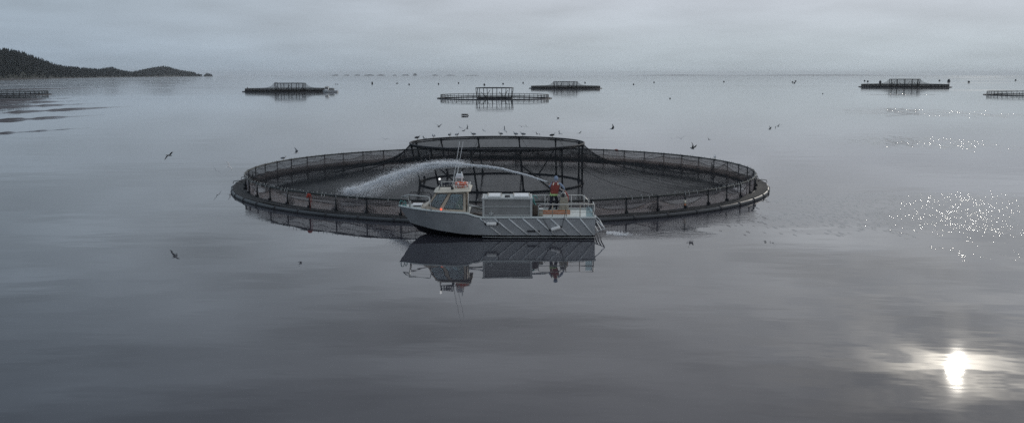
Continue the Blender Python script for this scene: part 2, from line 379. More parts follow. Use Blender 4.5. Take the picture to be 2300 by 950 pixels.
# ------------------------------------------------------------------ mesh building
class MB:
    def __init__(s): s.v, s.f, s.uv, s.sm = [], [], {}, []
    def add(s, vs, fs, smooth=False, uv=None):
        b = len(s.v); s.v += [Vector(p) for p in vs]
        for i, f in enumerate(fs):
            s.f.append([b + k for k in f]); s.sm.append(smooth)
            if uv: s.uv[len(s.f) - 1] = [uv[k] for k in f]
        return s
    def box(s, c, size, rot=None):
        x, y, z = [k / 2 for k in size]
        vs = [Vector(p) for p in ((-x,-y,-z),(x,-y,-z),(x,y,-z),(-x,y,-z),(-x,-y,z),(x,-y,z),(x,y,z),(-x,y,z))]
        if rot is not None: vs = [rot @ p for p in vs]
        return s.add([p + Vector(c) for p in vs], [(0,3,2,1),(4,5,6,7),(0,1,5,4),(1,2,6,5),(2,3,7,6),(3,0,4,7)])
    def bar(s, a, b, wd, ht):
        a, b = Vector(a), Vector(b); q = (b - a).to_track_quat('X', 'Z').to_matrix()
        return s.box((a + b) / 2, ((b - a).length, wd, ht), q)
    def tube(s, pts, r, n=8, closed=False, caps=True):
        pts = [Vector(p) for p in pts]; k = len(pts)
        rs = r if isinstance(r, (list, tuple)) else [r] * k
        rings = []; prev = None
        for i, p in enumerate(pts):
            if closed: t = pts[(i + 1) % k] - pts[i - 1]
            else: t = pts[min(i + 1, k - 1)] - pts[max(i - 1, 0)]
            t.normalize()
            up = Vector((0, 0, 1)) if abs(t.z) < 0.95 else Vector((0, 1, 0))
            if prev is not None and not closed:
                a = prev - t * prev.dot(t)
                a = a.normalized() if a.length > 1e-4 else t.cross(up).normalized()
            else: a = t.cross(up).normalized()
            prev = a; b = t.cross(a)
            rings.append([p + (a * math.cos(2*math.pi*j/n) + b * math.sin(2*math.pi*j/n)) * rs[i] for j in range(n)])
        vs = [q for rg in rings for q in rg]; fs = []
        for i in range(k if closed else k - 1):
            for j in range(n):
                i2 = (i + 1) % k
                fs.append((i*n + j, i*n + (j+1) % n, i2*n + (j+1) % n, i2*n + j))
        if caps and not closed:
            fs.append(tuple(range(n))[::-1]); fs.append(tuple((k-1)*n + j for j in range(n)))
        return s.add(vs, fs, True)
    def lathe(s, prof, n=12, c=(0,0,0), axis='Z'):
        vs, fs = [], []
        for r, z in prof:
            for j in range(n):
                a = 2*math.pi*j/n; p = Vector((r*math.cos(a), r*math.sin(a), z))
                if axis == 'X': p = Vector((p.z, p.x, p.y))
                if axis == 'Y': p = Vector((p.x, p.z, p.y))
                vs.append(p + Vector(c))
        k = len(prof)
        for i in range(k - 1):
            for j in range(n): fs.append((i*n+j, i*n+(j+1)%n, (i+1)*n+(j+1)%n, (i+1)*n+j))
        fs.append(tuple(range(n))[::-1]); fs.append(tuple((k-1)*n+j for j in range(n)))
        return s.add(vs, fs, True)
    def ell(s, c, rad, n=10, m=7, rot=None):
        vs, fs = [], []
        for i in range(1, m):
            a = math.pi*i/m
            for j in range(n):
                b = 2*math.pi*j/n
                vs.append(Vector((rad[0]*math.sin(a)*math.cos(b), rad[1]*math.sin(a)*math.sin(b), rad[2]*math.cos(a))))
        vs.append(Vector((0,0,rad[2]))); vs.append(Vector((0,0,-rad[2])))
        for i in range(m - 2):
            for j in range(n): fs.append((i*n+j, (i+1)*n+j, (i+1)*n+(j+1)%n, i*n+(j+1)%n))
        for j in range(n):
            fs.append(((m-1)*n, j, (j+1)%n)); fs.append(((m-1)*n+1, (m-2)*n+(j+1)%n, (m-2)*n+j))
        if rot is not None: vs = [rot @ p for p in vs]
        return s.add([p + Vector(c) for p in vs], fs, True)
    def prism(s, poly, y0, y1):
        """polygon of (x, z) pushed from y0 to y1"""
        n = len(poly)
        vs = [(p[0], y0, p[1]) for p in poly] + [(p[0], y1, p[1]) for p in poly]
        fs = [tuple(range(n)), tuple(range(n, 2*n))[::-1]] + [(i, n+i, n+(i+1)%n, (i+1)%n) for i in range(n)]
        return s.add(vs, fs)
    def grid(s, fn, nu, nv, smooth=True, uvf=None, closeu=False):
        cu = nu if closeu else nu + 1
        vs = [fn(i / nu, j / nv) for j in range(nv + 1) for i in range(cu)]
        fs = []; base = len(s.f)
        s_b = len(s.v); s.v += [Vector(p) for p in vs]
        for j in range(nv):
            for i in range(nu):
                i2 = (i + 1) % cu if closeu else i + 1
                s.f.append([s_b + j*cu + i, s_b + j*cu + i2, s_b + (j+1)*cu + i2, s_b + (j+1)*cu + i]); s.sm.append(smooth)
                if uvf: s.uv[len(s.f) - 1] = [uvf(i/nu, j/nv), uvf((i+1)/nu, j/nv), uvf((i+1)/nu, (j+1)/nv), uvf(i/nu, (j+1)/nv)]
        return s
    def mesh(s, name, m, org=None, fix=True, bevel=0.0):
        me = bpy.data.meshes.new(name)
        o = Vector(org) if org is not None else Vector((0,0,0))
        me.from_pydata([p - o for p in s.v], [], s.f)
        for p, k in zip(me.polygons, s.sm): p.use_smooth = k
        if s.uv:
            l = me.uv_layers.new(name='UVMap')
            for pi, uvs in s.uv.items():
                for li, q in zip(me.polygons[pi].loop_indices, uvs): l.data[li].uv = q
        if fix or bevel:
            bm = bmesh.new(); bm.from_mesh(me)
            if fix: bmesh.ops.recalc_face_normals(bm, faces=bm.faces)
            if bevel:
                eds = [e for e in bm.edges if len(e.link_faces) == 2 and e.calc_face_angle(0) > 0.7]
                bmesh.ops.bevel(bm, geom=eds, offset=bevel, segments=2, affect='EDGES', profile=0.5)
            bm.to_mesh(me); bm.free()
        me.materials.append(m)
        return me
    def build(s, name, m, parent=None, world=True, fix=True, bevel=0.0):
        org = wloc(parent) if (parent and world) else None
        o = bpy.data.objects.new(name, s.mesh(name, m, org, fix, bevel)); C.objects.link(o)
        if parent: o.parent = parent
        return o

def wloc(o):
    p = Vector((0,0,0))
    while o: p = p + Vector(o.location); o = o.parent
    return p
def tag(o, label=None, cat=None, group=None, kind=None):
    if label: o['label'] = label
    if cat: o['category'] = cat
    if group: o['group'] = group
    if kind: o['kind'] = kind
    return o
def thing(name, loc, label, cat, group=None, rz=0):
    o = bpy.data.objects.new(name, None); C.objects.link(o)
    o.empty_display_size = 0.2
    o.location = loc; o.rotation_euler = (0, 0, rz)
    return tag(o, label, cat, group)
def solo(name, mb, m, org, label, cat, group=None, **kw):
    me = mb.mesh(name, m, org, **kw); o = bpy.data.objects.new(name, me); C.objects.link(o); o.location = org
    return tag(o, label, cat, group)
def copy_tree(o, parent=None):
    c = o.copy(); C.objects.link(c)
    if parent: c.parent = parent
    for ch in list(o.children): copy_tree(ch, c)
    return c
def share(src, parent, loc, rot=None):
    c = src.copy(); C.objects.link(c); c.parent = parent; c.location = loc
    if rot: c.rotation_euler = rot
    return c
ORD = ['first','second','third','fourth','fifth','sixth','seventh','eighth','ninth','tenth','eleventh','twelfth','thirteenth','fourteenth','fifteenth','sixteenth','seventeenth','eighteenth','nineteenth','twentieth','twenty-first','twenty-second','twenty-third','twenty-fourth','twenty-fifth','twenty-sixth']

# ------------------------------------------------------------------ sea sheet
def sea():
    ys = [-400, -100, 0] + [15 + 7.5 * i for i in range(26)] + [225, 250, 280, 310, 350, 400, 460, 540, 640, 800, 1000, 1300, 1800, 2600, 4000, 7000, 13000, 27000]
    xs = [0] + [7.5 * i for i in range(1, 27)] + [225, 260, 310, 380, 480, 640, 900, 1400, 2400, 5000, 11000, 27000]
    xs = [-x for x in xs[:0:-1]] + xs
    mb = MB(); n = len(xs)
    vs = [(x, y, 0) for y in ys for x in xs]
    fs = [(j*n+i, j*n+i+1, (j+1)*n+i+1, (j+1)*n+i) for j in range(len(ys)-1) for i in range(n-1)]
    mb.add(vs, fs, True)
    tag(mb.build('sea_water', M['water']), kind='structure')
sea()
# long low wake waves running in from the left : real ridges of water
WAKES = [((-60, 304), (197, 288), 2.6, 0.36), ((-60, 275), (225, 259), 2.6, 0.36), ((-60, 257.5), (290, 239.5), 2.3, 0.40), ((-60, 244.5), (215, 233), 1.8, 0.40),
         ((-60, 235.5), (190, 226.5), 1.5, 0.40), ((-60, 229), (185, 220), 1.3, 0.4), ((-60, 204.5), (300, 195.5), 0.9, 0.30), ((-60, 194), (180, 187), 1.0, 0.3)]
for k, (a, b, th, slope) in enumerate(WAKES):
    A, B = W0(*a), W0(*b)
    mid = (A + B) / 2
    rr = random.Random(k)
    ph = rr.uniform(0, 50)
    def fn(u, v, A=A, B=B, th=th, slope=slope, ph=ph):
        c = A.lerp(B, u)
        D = c.y
        n1 = mnoise.noise(Vector((u * 5 + ph, 0.3, ph)))
        n2 = mnoise.noise(Vector((u * 17 + ph, 4.3, ph)))
        wd = min(6.0, th * D * D / (H * F)) * (1.0 + 0.30 * n1)
        c = c + Vector((0, (n1 * 0.30 + n2 * 0.15) * wd, 0))
        env = 0.8 * min(1, (1 - u) * 1.3) * max(0, min(1, 0.85 + 1.2 * n1 + 0.5 * n2))
        hgt = wd * slope / math.pi * env
        return Vector((c.x, c.y + (v - 0.5) * wd * 1.0, 0.004 - 0.02 * (v in (0, 1)) + hgt * math.sin(math.pi * v) ** 2))
    mb = MB().grid(fn, 90, 10)
    tag(mb.build('wake_water', M['water']), kind='structure')

# ------------------------------------------------------------------ hills, forest, islets
SHORE_PX = [(-260, 186), (-120, 183), (0, 180), (100, 177.5), (200, 175.2), (300, 173.6), (400, 172.7), (456, 172.4), (478, 172.3)]
SIL = [(-260, 96), (-120, 101), (0, 110), (12, 110), (48, 115), (75, 125), (98, 134), (130, 146), (150, 149.5), (170, 150.5), (200, 154.5), (225, 156), (252, 151), (275, 159), (300, 163), (320, 159.5), (345, 154), (370, 151), (385, 154), (405, 160), (430, 164), (452, 167.6), (459, 171.0), (465, 167.8), (472, 169.3), (479, 172.2)]
def interp(tab, x):
    if x <= tab[0][0]: return tab[0][1]
    for (x0, y0), (x1, y1) in zip(tab, tab[1:]):
        if x <= x1: return y0 + (y1 - y0) * (x - x0) / (x1 - x0)
    return tab[-1][1]
def hill_pt(px, t):
    """t 0 at the shore, 1 at the ridge, up to 1.5 behind it"""
    sy = interp(SHORE_PX, px)
    D0 = H * F / (sy - 169.5)
    Dr = D0 * 1.14
    tree = 9.0 + 0.0006 * max(0, D0 - 1800)
    if px > 458: tree = 1.0
    zr = H + (169.5 - interp(SIL, px)) * Dr / F - tree
    zr = max(zr, 0.8)
    D = D0 + (Dr - D0) * t
    prof = (t ** 0.75 if t <= 1 else max(0, 1 - (t - 1) * 1.1))
    nz = mnoise.noise(Vector((px * 0.03, t * 3, 1.7))) * 0.10 + mnoise.noise(Vector((px * 0.12, t * 9, 4.7))) * 0.04
    z = zr * max(0, prof + nz * min(t, 1) * (1 - t if t < 1 else 0) * 4) - (0.5 if t == 0 else 0)
    r = ray(px, 169.5)
    return Vector((r.x / r.y * D, D, z))
mb = MB()
mb.grid(lambda u, v: hill_pt(-260 + 739 * u, 1.5 * v), 220, 18)
hill = tag(mb.build('hill_terrain', M['hill']), kind='structure')
def conifer(mb, p, h, rr, tiers=3, n=6):
    rad = h * rr.uniform(0.20, 0.33)
    lean = Vector((rr.uniform(-.06,.06), rr.uniform(-.06,.06), 0)) * h
    for k in range(tiers):
        z0 = h * (0.08 + 0.27 * k); z1 = min(h, z0 + h * 0.45) if k < tiers - 1 else h
        rk = rad * (1 - 0.27 * k)
        ring = [p + lean * (z0/h) + Vector((math.cos(2*math.pi*j/n + k) * rk * rr.uniform(.55, 1.25), math.sin(2*math.pi*j/n + k) * rk * rr.uniform(.55, 1.25), z0 + rr.uniform(-.07, .07) * h)) for j in range(n)]
        top = p + lean * (z1/h) + Vector((0, 0, z1))
        mb.add(ring + [top], [(j, (j+1) % n, n) for j in range(n)] + [tuple(range(n))[::-1]])
rr = random.Random(11)
mb = MB()
for i in range(9000):
    px = -255 + 733 * rr.random()
    t = rr.random() ** 0.8 * 1.06 + 0.02
    p = hill_pt(px, t)
    if p.z < 1.2: continue
    if px > 455 and rr.random() < .4: continue
    hgt = rr.uniform(5.5, 12.5) * (1.0 + 0.00012 * (p.y - 1600)) * (0.75 if px > 440 else 1) * (1.25 if 300 < px < 440 else 1)
    conifer(mb, p - Vector((0,0,0.8)), hgt, rr, 2 if px > 150 else 3, 5)
tag(mb.build('hillside_forest', M['conifer'], fix=False), 'dark conifer forest covering the headland on the left', 'forest', kind='stuff')
TREES = [(98, 'tall dark conifer poking above the slope below the left hilltop', 14), (12, 'conifer on the highest hump of the left hill', 10), (253, 'pointed conifer on the middle hump of the headland', 15),
         (331, 'conifer on the left shoulder of the last wooded knoll', 19), (357, 'tall conifer just left of the top of the last wooded knoll', 19), (377, 'tall conifer on the top of the last wooded knoll', 21),
         (391, 'conifer just right of the top of the last wooded knoll', 17), (411, 'spiky lone conifer on the slope towards the headland tip', 22), (430, 'conifer halfway between knoll and headland tip', 18), (446, 'short conifer near the headland tip', 20), (453, 'last conifer before the gap at the headland tip', 19), (466, 'dark bushy tree on the outermost rock off the headland tip', 13)]
for px, lab, hh in TREES:
    p = hill_pt(px, 0.97)
    p.z = max(p.z, 0.6) - 0.5
    t = thing('conifer_tree', p, lab, 'tree', 'lone conifers on the headland skyline')
    MB().tube([p, p + Vector((0, 0, hh * .35)), p + Vector((0, 0, hh * .8))], [hh * .03, hh * .022, hh * .006], 6).build('trunk', M['trunk'], t)
    c = MB(); r2 = random.Random(px)
    if px == 466:
        for q in range(9):
            c.ell(p + Vector((r2.uniform(-18, 18), r2.uniform(-8, 8), r2.uniform(3, 7.5))), (r2.uniform(5, 8), 5, r2.uniform(2.5, 4.5)), 7, 5, Euler((r2.random(), r2.random(), r2.random())).to_matrix())
    else: conifer(c, p + Vector((0, 0, hh * .08)), hh * .92, r2, 4, 7)
    c.build('crown', M['conifer'], t)
def rock(c, rad, seed, n=10, m=7):
    mb = MB().ell((0,0,0), (1,1,1), n, m)
    for i, v in enumerate(mb.v):
        k = 1 + 0.35 * mnoise.noise(v * 1.6 + Vector((seed, 0, 0)))
        mb.v[i] = Vector((v.x*rad[0]*k, v.y*rad[1]*k, max(v.z, -0.25)*rad[2]*k)) + Vector(c)
    return mb
for k, (px, py, wpx, hpx, lab) in enumerate([(33, 177.4, 11, 6, 'large pale boulder on the shore at the far left'), (52, 177.5, 8, 3.5, 'low pale boulder right of the large shore boulder'), (74, 176.8, 16, 3, 'long pale rock ledge at the waterline under the hill'), (110, 175.6, 7, 5, 'pale upright boulder at the foot of the slope'), (124, 175.4, 9, 3.5, 'pale boulder just right of the upright shore boulder')]):
    p = W0(px, interp(SHORE_PX, px) - 0.05); s = p.y / F
    solo('shore_boulder', rock(p, (wpx/2*s, 6, hpx*s), k*7.1), M['rock'], p, lab, 'boulder', 'boulders along the left shore')
# small pale hut on the shore
p = W0(346, 172.9); p.z = 1.0; s = p.y / F
t = thing('shore_hut', p, 'tiny pale hut on the shore below the last wooded knoll', 'hut')
MB().box(p + Vector((0, 0, 2.6)), (3.6*s, 6, 5.2)).build('wall', M['palewhite'], t)
MB().prism([(p.x-2.1*s, p.z+5.2), (p.x+2.1*s, p.z+5.2), (p.x, p.z+8.2)], p.y-3.6, p.y+3.6).build('roof', M['frame_alu'], t)
MB().box(p + Vector((0.6*s, -3.05, 1.5)), (0.7*s, .12, 2.8)).build('door', M['dark'], t)
# skerries on the horizon
for k, (px, wpx, top) in enumerate([(754, 15, 168.4), (779, 12, 168.4), (803, 13, 168.3), (829, 22, 168.0), (856, 18, 168.1), (887, 10, 168.4), (911, 16, 168.1), (932, 9, 166.0), (977, 13, 168.4), (1012, 20, 168.9), (1060, 26, 169.2)]):
    D = 20000; r = ray(px, 169.5); c = Vector((r.x / r.y * D, D, 0)); s = D / F
    hz = H + (169.5 - top) * s
    tag(rock(c, (wpx/2*s, wpx/3*s, hz), k*3.3, 16, 10).build('skerry_rock', M['darkrock']), kind='structure')
def shoreline(u, v):
    px = 1380 + 760 * u; D = 25500
    r = ray(px, 169.5); s = D / F
    hz = (H + (0.5 + 1.2 * mnoise.noise(Vector((u*4, 1, 0))) + .5 * mnoise.noise(Vector((u*17, 3, 0)))) * s) * min(1, 5*u, 3*(1-u))
    return Vector((r.x / r.y * D, D + (v - .5) * 1500, max(0, hz) * (1 - abs(2*v - 1)) - 0.5))
tag(MB().grid(shoreline, 80, 4).build('distant_shore_terrain', M['darkrock']), kind='structure')

# ------------------------------------------------------------------ fish cages
NPOST = 54
def ringpts(c, r, z, n=120, a0=0, a1=2*math.pi, wob=0.0, seed=0):
    out = []
    for i in range(n):
        a = a0 + (a1 - a0) * i / n
        k = 1 + wob * mnoise.noise(Vector((math.cos(a)*2 + seed, math.sin(a)*2, seed)))
        out.append(Vector((c[0] + r*k*math.cos(a), c[1] + r*k*math.sin(a), z + wob*1.2*mnoise.noise(Vector((math.cos(a)*4, math.sin(a)*4, seed+5))))))
    return out
PROF = [(7.0, 3.27), (7.25, 3.0), (7.8, 2.47), (8.8, 1.88), (10.2, 1.40), (12.0, 0.98), (14.0, 0.63), (16.0, 0.40), (17.5, 0.36), (18.5, 0.48), (19.3, 0.76), (20.06, 1.19)]
def sag(r, a, sc=1.0):
    z = interp(PROF, r)
    t = (r - 7.0) / 13.1
    if t > 0:
        # scallops between the stand posts and the rail posts
        s1 = 0.5 - 0.5 * math.cos(12 * (a - R(15)))
        s2 = 0.5 - 0.5 * math.cos(NPOST * a)
        z -= 0.32 * s1 * math.exp(-((t - 0.12) / 0.16) ** 2) + 0.10 * s2 * math.exp(-((t - 0.95) / 0.06) ** 2)
        z += 0.16 * mnoise.noise(Vector((math.cos(a) * 3.2, math.sin(a) * 3.2, t * 3))) * math.sin(math.pi * min(1, t))
    return z

def cage(c, label, sc=1.0, hs=1.0, net=True, detail=True, a0=0.0, group='round fish cages', lod=1):
    """float rings, handrail, posts and clamps of one cage; c centre on the water; sc scales radius, hs scales heights"""
    c = Vector((c[0], c[1], 0))
    t = thing('fish_cage', c, label, 'fish cage', group)
    Ro, Ri, Rr = (20.98 if detail else 21.25) * sc, 20.15 * sc, 20.08 * sc
    zr = 1.17 * hs
    pr = (0.148 if detail else 0.14) * hs; rr_ = (0.062 if detail else 0.085) * hs
    n = 180 if detail else 90
    MB().tube(ringpts(c, Ro, 0.085, n, wob=0.0015 if detail else 0), pr, 10 if detail else 6, True).build('outer_float_pipe', M['hdpe_grey'], t)
    MB().tube(ringpts(c, Ri, 0.11, n, wob=0.001 if detail else 0), pr * 0.95, 8 if detail else 5, True).build('inner_float_pipe', M['hdpe'], t)
    rl = MB().tube(ringpts(c, Rr, zr, n, wob=0.0018 if detail else 0, seed=3), rr_, 8 if detail else 5, True).build('handrail', M['rail_green'], t)
    if not net and not detail: MB().tube(ringpts(c, Rr, zr * .55, n), rr_ * .6, 5, True).build('lower_rail', M['rail_green'], t)
    # one post and one clamp, then shared copies
    post = clamp = None
    for k in range(NPOST):
        a = a0 + 2 * math.pi * k / NPOST
        if post is None:
            m1 = MB()
            m1.tube([(Rr + .02*sc, 0, 0.1), (Rr, 0, zr)], (0.048 if detail else .07) * hs, 7 if detail else 5)
            if detail:
                m1.box((Rr + .05, 0, .30), (.20, .13, .20)); m1.tube([(Rr, -.10, zr), (Rr, .10, zr)], .078, 7)
            post = m1.build('post', M['hdpe'], t, world=False); post.rotation_euler = (0, 0, a)
            m2 = MB()
            q = [(Ro, -.07*sc, .085), (Ro, .07*sc, .085)]
            m2.tube(q, pr * 1.25, 10 if detail else 6)
            m2.bar((Ri, 0, .10 * hs), (Ro, 0, .12 * hs), .16 * sc, .10)
            clamp = m2.build('pipe_clamp', M['dark'], t, world=False); clamp.rotation_euler = (0, 0, a)
        else:
            share(post, t, (0, 0, 0), (0, 0, a)); share(clamp, t, (0, 0, 0), (0, 0, a))
    # dark netting walkway between the pipes
    def wk(u, v):
        a = 2 * math.pi * u; r = Ri + (Ro - Ri) * v
        return c + Vector((r * math.cos(a), r * math.sin(a), (.255 - .06 * math.sin(math.pi * v)) * hs + (.05 * mnoise.noise(Vector((math.cos(a) * 9, math.sin(a) * 9, v))) if detail else 0)))
    if detail or net: MB().grid(wk, n, 3, closeu=True).build('walkway_net', M['walk'], t, fix=False)
    if net:
        def wall(u, v):
            a = 2 * math.pi * u
            b = 0.5 - 0.5 * math.cos(NPOST * (a - a0))
            r = Rr - (0.10 + 0.22 * b * math.sin(math.pi * v)) * sc
            return c + Vector((r * math.cos(a), r * math.sin(a), (zr - .04 - .05 * b * (1 - v)) * (1 - v) - 0.15 * v))
        per = 2 * math.pi * Rr
        MB().grid(wall, NPOST * (6 if detail else 2), 6 if detail else 2, uvf=lambda u, v: (u * per, v * 1.35), closeu=True).build('side_net', M['sidenet'] if detail else M['foldnet'], t, fix=False)
    return t, rl

CX, CY = -0.88, 72.4
A0 = R(-90 + 3.1)
main, main_rail = cage((CX, CY), 'large round fish cage in the middle with netted handrail and grey float pipe, boat alongside', a0=A0)
cc = Vector((CX, CY, 0))
def on_ring(r, a, z): return cc + Vector((r * math.cos(a), r * math.sin(a), z))
# folded fish net hung along the inside of the handrail: a drooping headrope with gathered netting under it
rr = random.Random(5)
droop = [rr.uniform(0.20, 0.62) for _ in range(NPOST)]
lift = [rr.uniform(0.45, 0.85) for _ in range(NPOST + 1)]
lift[NPOST] = lift[0]
def fold_z(a):
    k = ((a - A0) / (2 * math.pi) * NPOST) % NPOST
    i = int(k); f = k - i
    s = f * f * (3 - 2 * f)
    return 1.1 * (lift[i] * (1 - s) + lift[i + 1] * s) - 4 * f * (1 - f) * droop[i] * 0.27 + .02
NF = NPOST * 8
hr = [on_ring(19.86 + .05 * math.sin(i * .7), 2 * math.pi * i / NF, fold_z(2 * math.pi * i / NF)) for i in range(NF)]
MB().tube(hr, 0.020, 5, True).build('headrope', M['rope'], main)
def fold(u, v):
    a = 2 * math.pi * u; z0 = fold_z(a)
    dpt = 0.05 + 0.16 * mnoise.noise(Vector((math.cos(a) * 11, math.sin(a) * 11, 2)))
    return on_ring(19.85 - .10 * math.sin(math.pi * v) + .02 * math.sin(a * 311), a, z0 - v * (z0 - .02))
MB().grid(fold, NF, 3, closeu=True, uvf=lambda u, v: (u * 126, v * .6)).build('hung_net', M['fishnet'], main, fix=False)
hr2 = [on_ring(19.90, 2 * math.pi * i / NF, 1.05 - .20 * abs(math.sin(i * math.pi / 8 + .6)) - .10 * mnoise.noise(Vector((i * .11, 0, 0)))) for i in range(NF)]
MB().tube(hr2, 0.012, 5, True).build('lacing_line', M['rope'], main)
# gathered net tied up against some posts (dark triangles)
gm = MB()
for k in range(0, NPOST):
    if rr.random() < .3:
        a = A0 + 2 * math.pi * k / NPOST; da = rr.uniform(.022, .05)
        zt, zb = rr.uniform(.75, 1.1), rr.uniform(.2, .45)
        for sgn in (-1, 1):
            if rr.random() < .75:
                gm.add([on_ring(19.80, a, zt), on_ring(19.84, a + sgn * da, zb), on_ring(19.80, a + sgn * da * .3, zb * .5), on_ring(19.78, a, zb * .4)], [(0, 1, 2, 3)], uv=[(0, 0), (1, 1), (.5, 1.2), (0, 1.2)])
tag(gm.build('net_bunches', M['foldnet'], main, fix=False), kind='stuff')
# pale ties lashing the net to the handrail
tm = MB()
for k in range(300):
    a = 2 * math.pi * k / 300 + rr.uniform(-.006, .006)
    if rr.random() < .75:
        ln = rr.uniform(.10, .20)
        q = on_ring(20.08, a, 1.17)
        tm.tube([q + Vector((0, 0, .075)), q + Vector((rr.uniform(-.05, .05), 0, .075 + ln * .55))], .018, 4)
        if rr.random() < .4: tm.tube([q + Vector((math.cos(a) * .08, math.sin(a) * .08, .05)), q + Vector((math.cos(a) * .09, math.sin(a) * .09, -ln * 1.6))], .014, 4)
tag(tm.build('net_ties', M['frame_alu'], main), kind='stuff')
# small loose hoops standing on the outer pipe at both ends
for a in (R(180.5), R(173), R(2), R(-6), R(188)):
    q = on_ring(20.98, a, .2)
    MB().tube([q + Vector((math.cos(a) * .25, math.sin(a) * .25, 0)), q + Vector((math.cos(a) * .2, math.sin(a) * .2, .18)), q + Vector((-math.cos(a) * .2, -math.sin(a) * .2, .24)), q + Vector((-math.cos(a) * .5, -math.sin(a) * .5, .08))], .026, 6).build('rope_hoop', M['rope'], main)
# tape marker on a front post
pm = [o for o in main.children if o.name.startswith('post')]
a = A0 + 2 * math.pi * 5 / NPOST
q = on_ring(20.08, a, .52)
MB().tube([q, q + Vector((0, 0, .22))], .066, 8).build('tape_marker', M['strip'], main)
MB().tube([q + Vector((0, 0, -.3)), q], .064, 8).build('tape_marker', M['plank'], main)

# the frame that carries the bird net
def stand(c, label, sc=1.0, hs=1.0, detail=True, phase=R(15), group='bird net stands'):
    c = Vector((c[0], c[1], 0))
    t = thing('net_stand', c, label, 'net stand', group)
    Rb, Rt, zt = 6.62 * sc, 7.0 * sc, 3.24 * hs
    rp = 0.066 * (hs if detail else hs * 1.7)
    n = 72 if detail else 48
    nn = 8 if detail else 5
    sh = Vector((-0.35, 0, 0)) if detail else Vector((0, 0, 0))
    MB().tube(ringpts(c + sh, Rt, zt, n), rp * 1.05, nn, True).build('top_ring', M['hdpe'], t)
    if detail: MB().tube(ringpts(c + sh, Rt * .985, zt - .14, n), rp * .8, nn, True).build('top_ring', M['hdpe'], t)
    MB().tube(ringpts(c, Rb, .04, n), rp * 1.1, nn, True).build('base_ring', M['hdpe'], t)
    def bp(a, z):
        k = z / zt
        return c + sh * k + Vector(((Rb + (Rt - Rb) * k) * math.cos(a), (Rb + (Rt - Rb) * k) * math.sin(a), z))
    for k in range(12):
        a = phase + k * R(30)
        m1 = MB().tube([bp(a, -.15), bp(a, zt)], rp, nn)
        if detail: m1.tube([bp(a, -.2), bp(a, .28)], rp * 1.6, nn); m1.tube([bp(a, zt - .3), bp(a, zt)], rp * 1.4, nn)
        m1.build('post', M['hdpe'], t)
    for a, b, z in ((75, 54, 2.05), (-45, -61, 2.45), (-105, -124, 2.5), (135, 113, 2.0), (165, 180, 2.0), (15, -4, 2.2)):
        # braces sit in every second bay; negative angles are mirrored front to back
        a, b = -R(a) + 0, -R(b)
        MB().tube([bp(a, z * hs), bp(b, .05)], rp * .8, nn).build('brace', M['hdpe'], t)
    return t
SX, SY = -0.85, 71.9
st = stand((SX, SY), 'tall dark ring frame on posts inside the large middle cage')

# bird net draped from the frame to the handrail
def bnet():
    t = thing('bird_net', (CX, CY, 0), 'dark bird net tented over the middle cage from ring frame to handrail', 'bird net')
    ssx = Vector((SX - .35 - CX, SY - CY, 0))
    def skirt(u, v):
        a = 2 * math.pi * u
        vv = v ** 1.25
        r = 7.02 + (20.06 - 7.02) * vv
        z = sag(r, a)
        off = ssx * (1 - vv)
        # creases
        z += .05 * math.sin(a * 84 + 3 * math.sin(a * 7)) * math.sin(math.pi * vv) * .6
        return cc + off + Vector((r * math.cos(a), r * math.sin(a), z))
    MB().grid(skirt, 216, 26, closeu=True, uvf=lambda u, v: (u * 84, v * 14)).build('net_skirt', M['birdnet'], t, fix=False)
    def lid(u, v):
        a = 2 * math.pi * u; r = 7.02 * v
        return cc + ssx + Vector((r * math.cos(a), r * math.sin(a), 3.27 - .16 * (1 - v * v) + .03 * mnoise.noise(Vector((r * math.cos(a), r * math.sin(a), 0)))))
    MB().grid(lid, 72, 8, closeu=True, uvf=lambda u, v: (u * 40, v * 7)).build('net_lid', M['lidnet'], t, fix=False)
    # seam ropes sewn in from ring to rail
    for k in range(12):
        a = R(15) + k * R(30) + rr.uniform(-.05, .05)
        pts = []
        for j in range(15):
            v = j / 14; vv = v ** 1.25; r = 7.02 + 13.02 * vv
            ak = a + .08 * math.sin(v * 3) * (1 if k % 2 else -1)
            pts.append(cc + ssx * (1 - vv) + Vector((r * math.cos(ak), r * math.sin(ak), sag(r, ak) + .015)))
        MB().tube(pts, .016, 4).build('seam_rope', M['rope'], t)
    return t
bnet()

# orange bundle and rope on the handrail, left front; another at the right back
def rag(px, py, sgn, lab, s=1.0):
    q = W0(px, py, 1.17)
    mb = MB(); r3 = random.Random(int(px))
    for k in range(7):
        mb.ell(q + Vector((r3.uniform(-.22, .22) * s, -.06, r3.uniform(-.22, .08) * s)), (.14 * s, .08 * s, .12 * s), 8, 6, Euler((r3.random(), r3.random(), r3.random())).to_matrix())
    mb.tube([q + Vector((.05, -.1, 0)), q + Vector((.1, -.12, -.45)), q + Vector((.06, -.12, -.95))], .022 * s, 5)
    mb.tube([q + Vector((.15, -.1, 0)), q + Vector((.18, -.12, -.3)), q + Vector((.2, -.12, -.6))], .022 * s, 5)
    solo('rope_bundle', mb, M['orange_rag'], q, lab, 'rope bundle', 'orange bundles on the handrail')
rag(694, 438, 1, 'orange red rope bundle tied to the front handrail left of the boat', .62)
rag(1384, 337, 1, 'small orange rag tied to the back handrail right of the net tent', .6)

